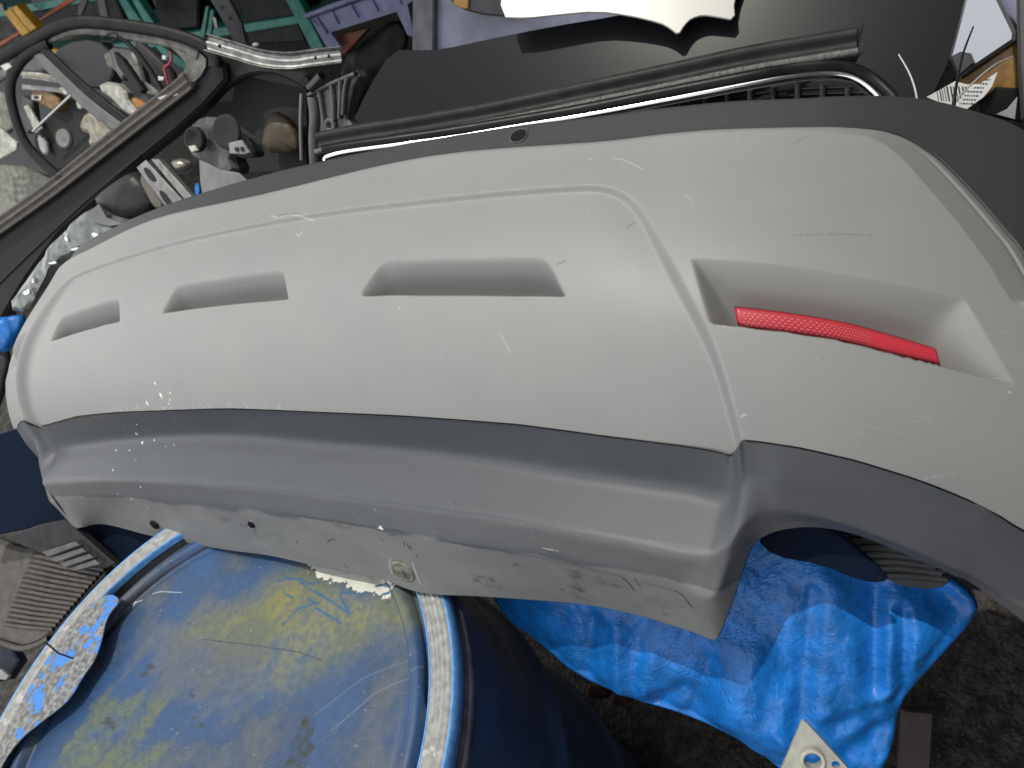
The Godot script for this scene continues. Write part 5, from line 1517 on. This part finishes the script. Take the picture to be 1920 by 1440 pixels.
	single("dark_duct", "dark grey moulded air duct left of the slotted bracket", "duct", blob([-192.4, -31.3, -159.5, -11.2, -110.5, 11.8, -80.1, 22.2, -52, -5.1, -40, -41, -90, -59.6, -121, -64, -147.9, -50.3], 26.0, 20.0, 2.0, 6.0, 12, 1, 14, 6), mat("duct_dark", lin(0.045, 0.045, 0.047), 0.42, 0.0, 1), fs * Transform3D(Basis(), Vector3(0, 0, -0.03)))
	single("brown_duct", "brownish hose end squeezed between the dark duct and the slotted bracket", "hose", slab([-54.5, 22.1, -31, -0.4, -5.8, -39.6, -34.9, -43.6, -53.6, -13.2, -62.6, 3.6], 14.0, 5.0, 1), mat("duct_brown", lin(0.13, 0.115, 0.095), 0.6, 0.0, 1), fs * Transform3D(Basis(), Vector3(0, 0, -0.012)))
	var fq = Transform3D(Vector3(0.9643, -0.2278, -0.1349), Vector3(0.0851, 0.7494, -0.6566), Vector3(0.2507, 0.6217, 0.7420), Vector3(-0.6661, 0.9989, -0.6178))
	var cl := thing("clear_lamp_body", "cracked clear plastic lamp body with chrome bits beyond the bumper's left end", "headlamp", fq)
	part(cl, "lamp_shell", blob([-82.2, -14.9, -44.6, 17.6, 14.5, 58.3, 37.8, 67.2, 67.9, 49.6, 120.4, 41.1, 57.4, 14.2, -1.4, -9.1, -63.7, -42.4, -105.2, -81.1, -142.8, -125.5, -189.9, -117.5, -145.3, -72.6], 22.0, 20.0, 12.0, 14.0, 13, 1, 18, 6), mat("lamp_frosted", lin(0.30, 0.315, 0.30), 0.25, 0.25, 2, 9.0))
	for q in [[36.9, 21.1, 48.3, 24.7, 56.7, 16, 48.4, 10.7], [-8.8, -4.2, 9.5, -0.4, 13.1, -5.7, -5.2, -9.5], [-59.9, -28.5, -41.2, -24.5, -37.7, -30.8, -56.2, -32.9], [-19.1, 14.4, -12, 17.1, -6.7, 8.3, -13.7, 6.4], [-99.8, -59.6, -94.6, -56.7, -91.3, -64, -98.8, -67], [-124.8, -81.7, -107, -73.7, -103.9, -83, -119.1, -89]]:
		part(cl, "chrome_bit", slab(q, 3.0, 1.0, 1), mat("chrome", Color.WHITE)).position.z = 0.026
	part(cl, "amber_bit", slab([23, 1.6, 30.1, 5.2, 31.2, -1.9, 24.4, -3.7], 3.0, 1.0), mat("amber", Color.WHITE)).position.z = 0.026
	part(cl, "side_reflector", slab([27.3, 52.4, 56.9, 69.7, 69.7, 47.3, 105.5, 37.1, 72.9, 32.6, 41.5, 38.5], 4.0, 1.0), mat("refl_grey", lin(0.22, 0.225, 0.225), 0.3, 0.3, 1)).position.z = 0.02
	var fz = Transform3D(Vector3(0.8608, -0.3875, -0.3298), Vector3(0.0351, 0.6919, -0.7212), Vector3(0.5077, 0.6092, 0.6092), Vector3(-0.8626, 0.9258, -0.4818))
	single("blue_plastic_bag", "crumpled bright blue plastic bag at the left edge beyond the bumper", "bag", blob([-69.8, 34, -12.2, 28.2, 32.1, 35.9, 36, 24.3, 13.4, -14.6, -6.2, -39.1, -26.4, -24.4, -76, -34.2], 18.0, 20.0, 12.0, 16.0, 15, 1, 14, 6), mats["tarp"], fz)
	single("dark_heap_piece", "dark grey scrap below the blue plastic bag at the left edge", "scrap", blob([-90.1, -35.9, -29.1, -16.1, -6.5, -41, -21, -96, -52, -166.8, -102, -166.8], 20.0, 20.0, 10.0, 12.0, 16, 1, 12, 5), mat("heap", lin(0.07, 0.068, 0.066), 0.6, 0.0, 2), fz * Transform3D(Basis(), Vector3(0, 0, -0.02)))
	# ---- shelving
	var fsv = Transform3D(Vector3(0.9472, -0.3203, -0.0153), Vector3(0.3045, 0.9135, -0.2696), Vector3(0.1003, 0.2507, 0.9628), Vector3(-1.8866, 0.6992, -2.2894))
	var rack := thing("green_shelf_rack", "teal green steel shelving rack in the background", "shelf", fsv)
	part(rack, "upright", slab([275.2, 153.6, 332.5, 157.9, 436.2, -66.9, 377, -72.8], 40.0, 3.0), teal)
	part(rack, "upright", slab([-505.4, 75.8, -459.7, 59.7, -404.2, -39.7, -464.5, -45.1], 40.0, 3.0), teal)
	part(rack, "upright", slab([-435.5, 81.2, -402.9, 72, -342.3, -42.4, -391.1, -46.7], 40.0, 3.0), teal)
	part(rack, "brace", slab([-69, 48.5, -56.4, 49.5, -118.8, -80.8, -142.3, -83.1], 12.0, 1.0), teal)
	part(rack, "brace", slab([-52.4, 38.3, -36, 35.8, -86.9, -75.8, -103.8, -73.3], 12.0, 1.0), teal)
	for h in [[[-1816.5, -186, 223.5, 201.1, 242, 180.7, -1807.7, -223.4]], [[-1788.4, -405.2, 423.8, 49.9, 437.9, 24.4, -1785.9, -456.6]]]:
		part(rack, "shelf_board", slab(h[0], 300.0, 3.0), teal).position.z = -0.1
	for h in [["black_storage_bin", "black storage bin on the teal rack left of the perforated strut", [-413.3, 95.8, -158.4, 152.6, -230.5, -76.2, -435.6, -111.9]], ["black_storage_bin", "black storage bin on the teal rack right of the perforated strut", [-12.6, 162.6, 205.7, 177.8, 280.5, -86.3, 10.9, -120.7]], ["black_storage_bin", "black storage bin behind the two slanting grey rods", [-1111.1, -84.3, -619.6, 80.8, -604.5, -84.2, -1107.7, -196.8]]]:
		var bin_ := thing(h[0], h[1], "bin", fsv * Transform3D(Basis(), Vector3(0, 0, -0.12)), "bins on the teal rack")
		part(bin_, "bin_front", slab(h[2], 200.0, 8.0), mat("bin_black", lin(0.030, 0.031, 0.032), 0.55))
	var strut := thing("perforated_strut", "grey perforated steel strut standing before the teal rack", "strut", fsv * Transform3D(Basis(), Vector3(0, 0, 0.25)))
	part(strut, "strut_bar", slab([135.3, 197.7, 219.7, 204, 268.9, 84.5, 272, 13.1, 221.6, 8.3, 193, 81.4], 12.0, 2.0), mat("strut_grey", lin(0.085, 0.088, 0.092), 0.45))
	for q in [[199.6, 134.5, 212, 132, 208.9, 121.4, 195.9, 122], [223.1, 101.6, 235.6, 99.2, 232.1, 86.6, 219.6, 89]]:
		part(strut, "strut_hole", slab(q, 1.0, 0.1, 2), black).position.z = 0.0015
	single("white_tag", "small white tag hanging by the perforated strut", "tag", slab([32.6, 43.7, 44.2, 42.8, 43.1, 6.7, 29, -0.3], 2.0, 0.3), white, fsv * Transform3D(Basis(), Vector3(0, 0, 0.1)))
	var beams: Transform3D = fsv * Transform3D(Basis(), Vector3(0, 0, 0.15))
	single("orange_beam", "long orange shelf beam at the upper left corner", "beam", slab([-1260.2, -203.1, -1043.1, -133.6, -826.4, -44.5, -580, 77, -553.3, 67.7, -778, -30, -1055.8, -156.4, -1291.9, -256], 20.0, 2.0), mat("beam_orange", lin(0.40, 0.075, 0.025), 0.5), beams)
	var yb := thing("yellow_bumper_block", "yellow painted steel block over the orange beam at upper left", "block", beams * Transform3D(Basis(), Vector3(0, 0, 0.12)))
	part(yb, "front_face", slab([-813.6, 32.8, -731.6, 62.6, -672.9, -15.1, -762.4, -55.1], 40.0, 3.0), mat("yellow", lin(0.62, 0.33, 0.02), 0.5))
	part(yb, "fold_line", tube([-765.2, 45.1, 2, -716.6, -32.4, 2], 2.0, 1, up_), mats["yellow"])
	single("yellow_post", "yellow post end visible through the top of the door window", "post", slab([-684.8, -105.8, -633, -92.5, -591.1, -143.5, -570.8, -168.3], 20.0, 2.0), mat("yellow", Color.WHITE), beams * Transform3D(Basis(), Vector3(0, 0, 0.10)))
	single("grey_pole", "light grey pole left of the yellow block at the upper left corner", "pole", slab([-1024.3, 49.8, -943.6, 20.3, -951.2, -8.5, -1048.6, 7.7], 20.0, 2.0), mat("pole_grey", lin(0.2, 0.2, 0.2), 0.5), beams)
	single("grey_carton", "dim grey carton on the shelf behind the orange beam", "box", slab([-1060.8, 32, -881.4, 45.4, -1028.3, -76.8, -1072.4, -58.7], 60.0, 3.0), mat("carton", lin(0.07, 0.07, 0.072), 0.7), fsv * Transform3D(Basis(), Vector3(0, 0, -0.1)))
	for q in [[[-613.1, 79.8, -553.2, 84.4, -662, -27.8, -684.6, -29.8], "leftmost of two slanting grey rods above the door frame", 0.05], [[-537, 85.7, -497.2, 69.4, -509.8, -22.7, -552.1, -22.4], "right one of two slanting grey rods above the door frame", 0.06]]:
		single("grey_rod", q[1], "rod", slab(q[0], 10.0, 3.0), mat("rod_grey", lin(0.10, 0.098, 0.094), 0.5), fsv * Transform3D(Basis(), Vector3(0, 0, q[2])))
	# lavender crate with a red piece below it
	var fcr = Transform3D(Vector3(0.9616, -0.2737, 0.0203), Vector3(0.2625, 0.8954, -0.3596), Vector3(0.0802, 0.3511, 0.9329), Vector3(-0.8004, 0.7989, -1.7358))
	var crate := thing("plastic_crate", "lavender plastic crate with upright ribs at the top of the picture", "crate", fcr)
	var lav := mat("crate_lavender", lin(0.20, 0.21, 0.36), 0.5)
	part(crate, "front_wall", slab([-175.7, -18.7, 155.6, 88.2, 184.9, 62.1, 109.3, 17, -121.3, -52.7], 5.0, 1.0), lav)
	part(crate, "rim", tube([-182.4, -11.6, 4, 8.9, 51, 4, 190, 102.5, 4], 8.0, 2, up_), lav)
	part(crate, "left_leg", slab([-172.1, -18.5, -139.5, -13.8, -77.8, -90.4, -127.9, -94], 8.0, 1.0), lav)
	part(crate, "right_leg", slab([104.6, 19.3, 141.7, 36.9, 157.5, -43.5, 135, -39.6], 8.0, 1.0), lav)
	for q in [[-151.2, -11.3, 3, -122.6, -50.9, 3], [-96.2, 5.5, 3, -79.9, -23.3, 3], [-33.2, 27.7, 3, -13.8, -3, 3], [32.6, 46.9, 3, 50.4, 16.6, 3], [104.7, 68.5, 3, 124, 36.3, 3]]:
		part(crate, "rib", tube(q, 4.0, 1, up_), lav)
	single("red_plastic_piece", "dull red plastic piece under the lavender crate", "scrap", slab([-133.8, -77, -76.6, -50.5, -1.7, -34.5, -48.7, -76.7, -92.9, -114.3, -120.6, -107.7], 20.0, 4.0), mat("dull_red", lin(0.17, 0.035, 0.022), 0.5), fcr * Transform3D(Basis(), Vector3(0, 0, -0.03)))
	single("black_engine_piece", "black moulded engine cover below the lavender crate", "car part", blob([-138.2, -136.1, -39, -70.5, 63, -8.2, 97.8, -52.8, 79.6, -105, -35.3, -187.9, -127.2, -322.6, -159.1, -277.3], 20.0, 30.0, 10.0, 8.0, 17, 1, 14, 5), mat("engine_black", lin(0.022, 0.021, 0.021), 0.5, 0.0, 1), fcr * Transform3D(Basis(), Vector3(0, 0, -0.08)))
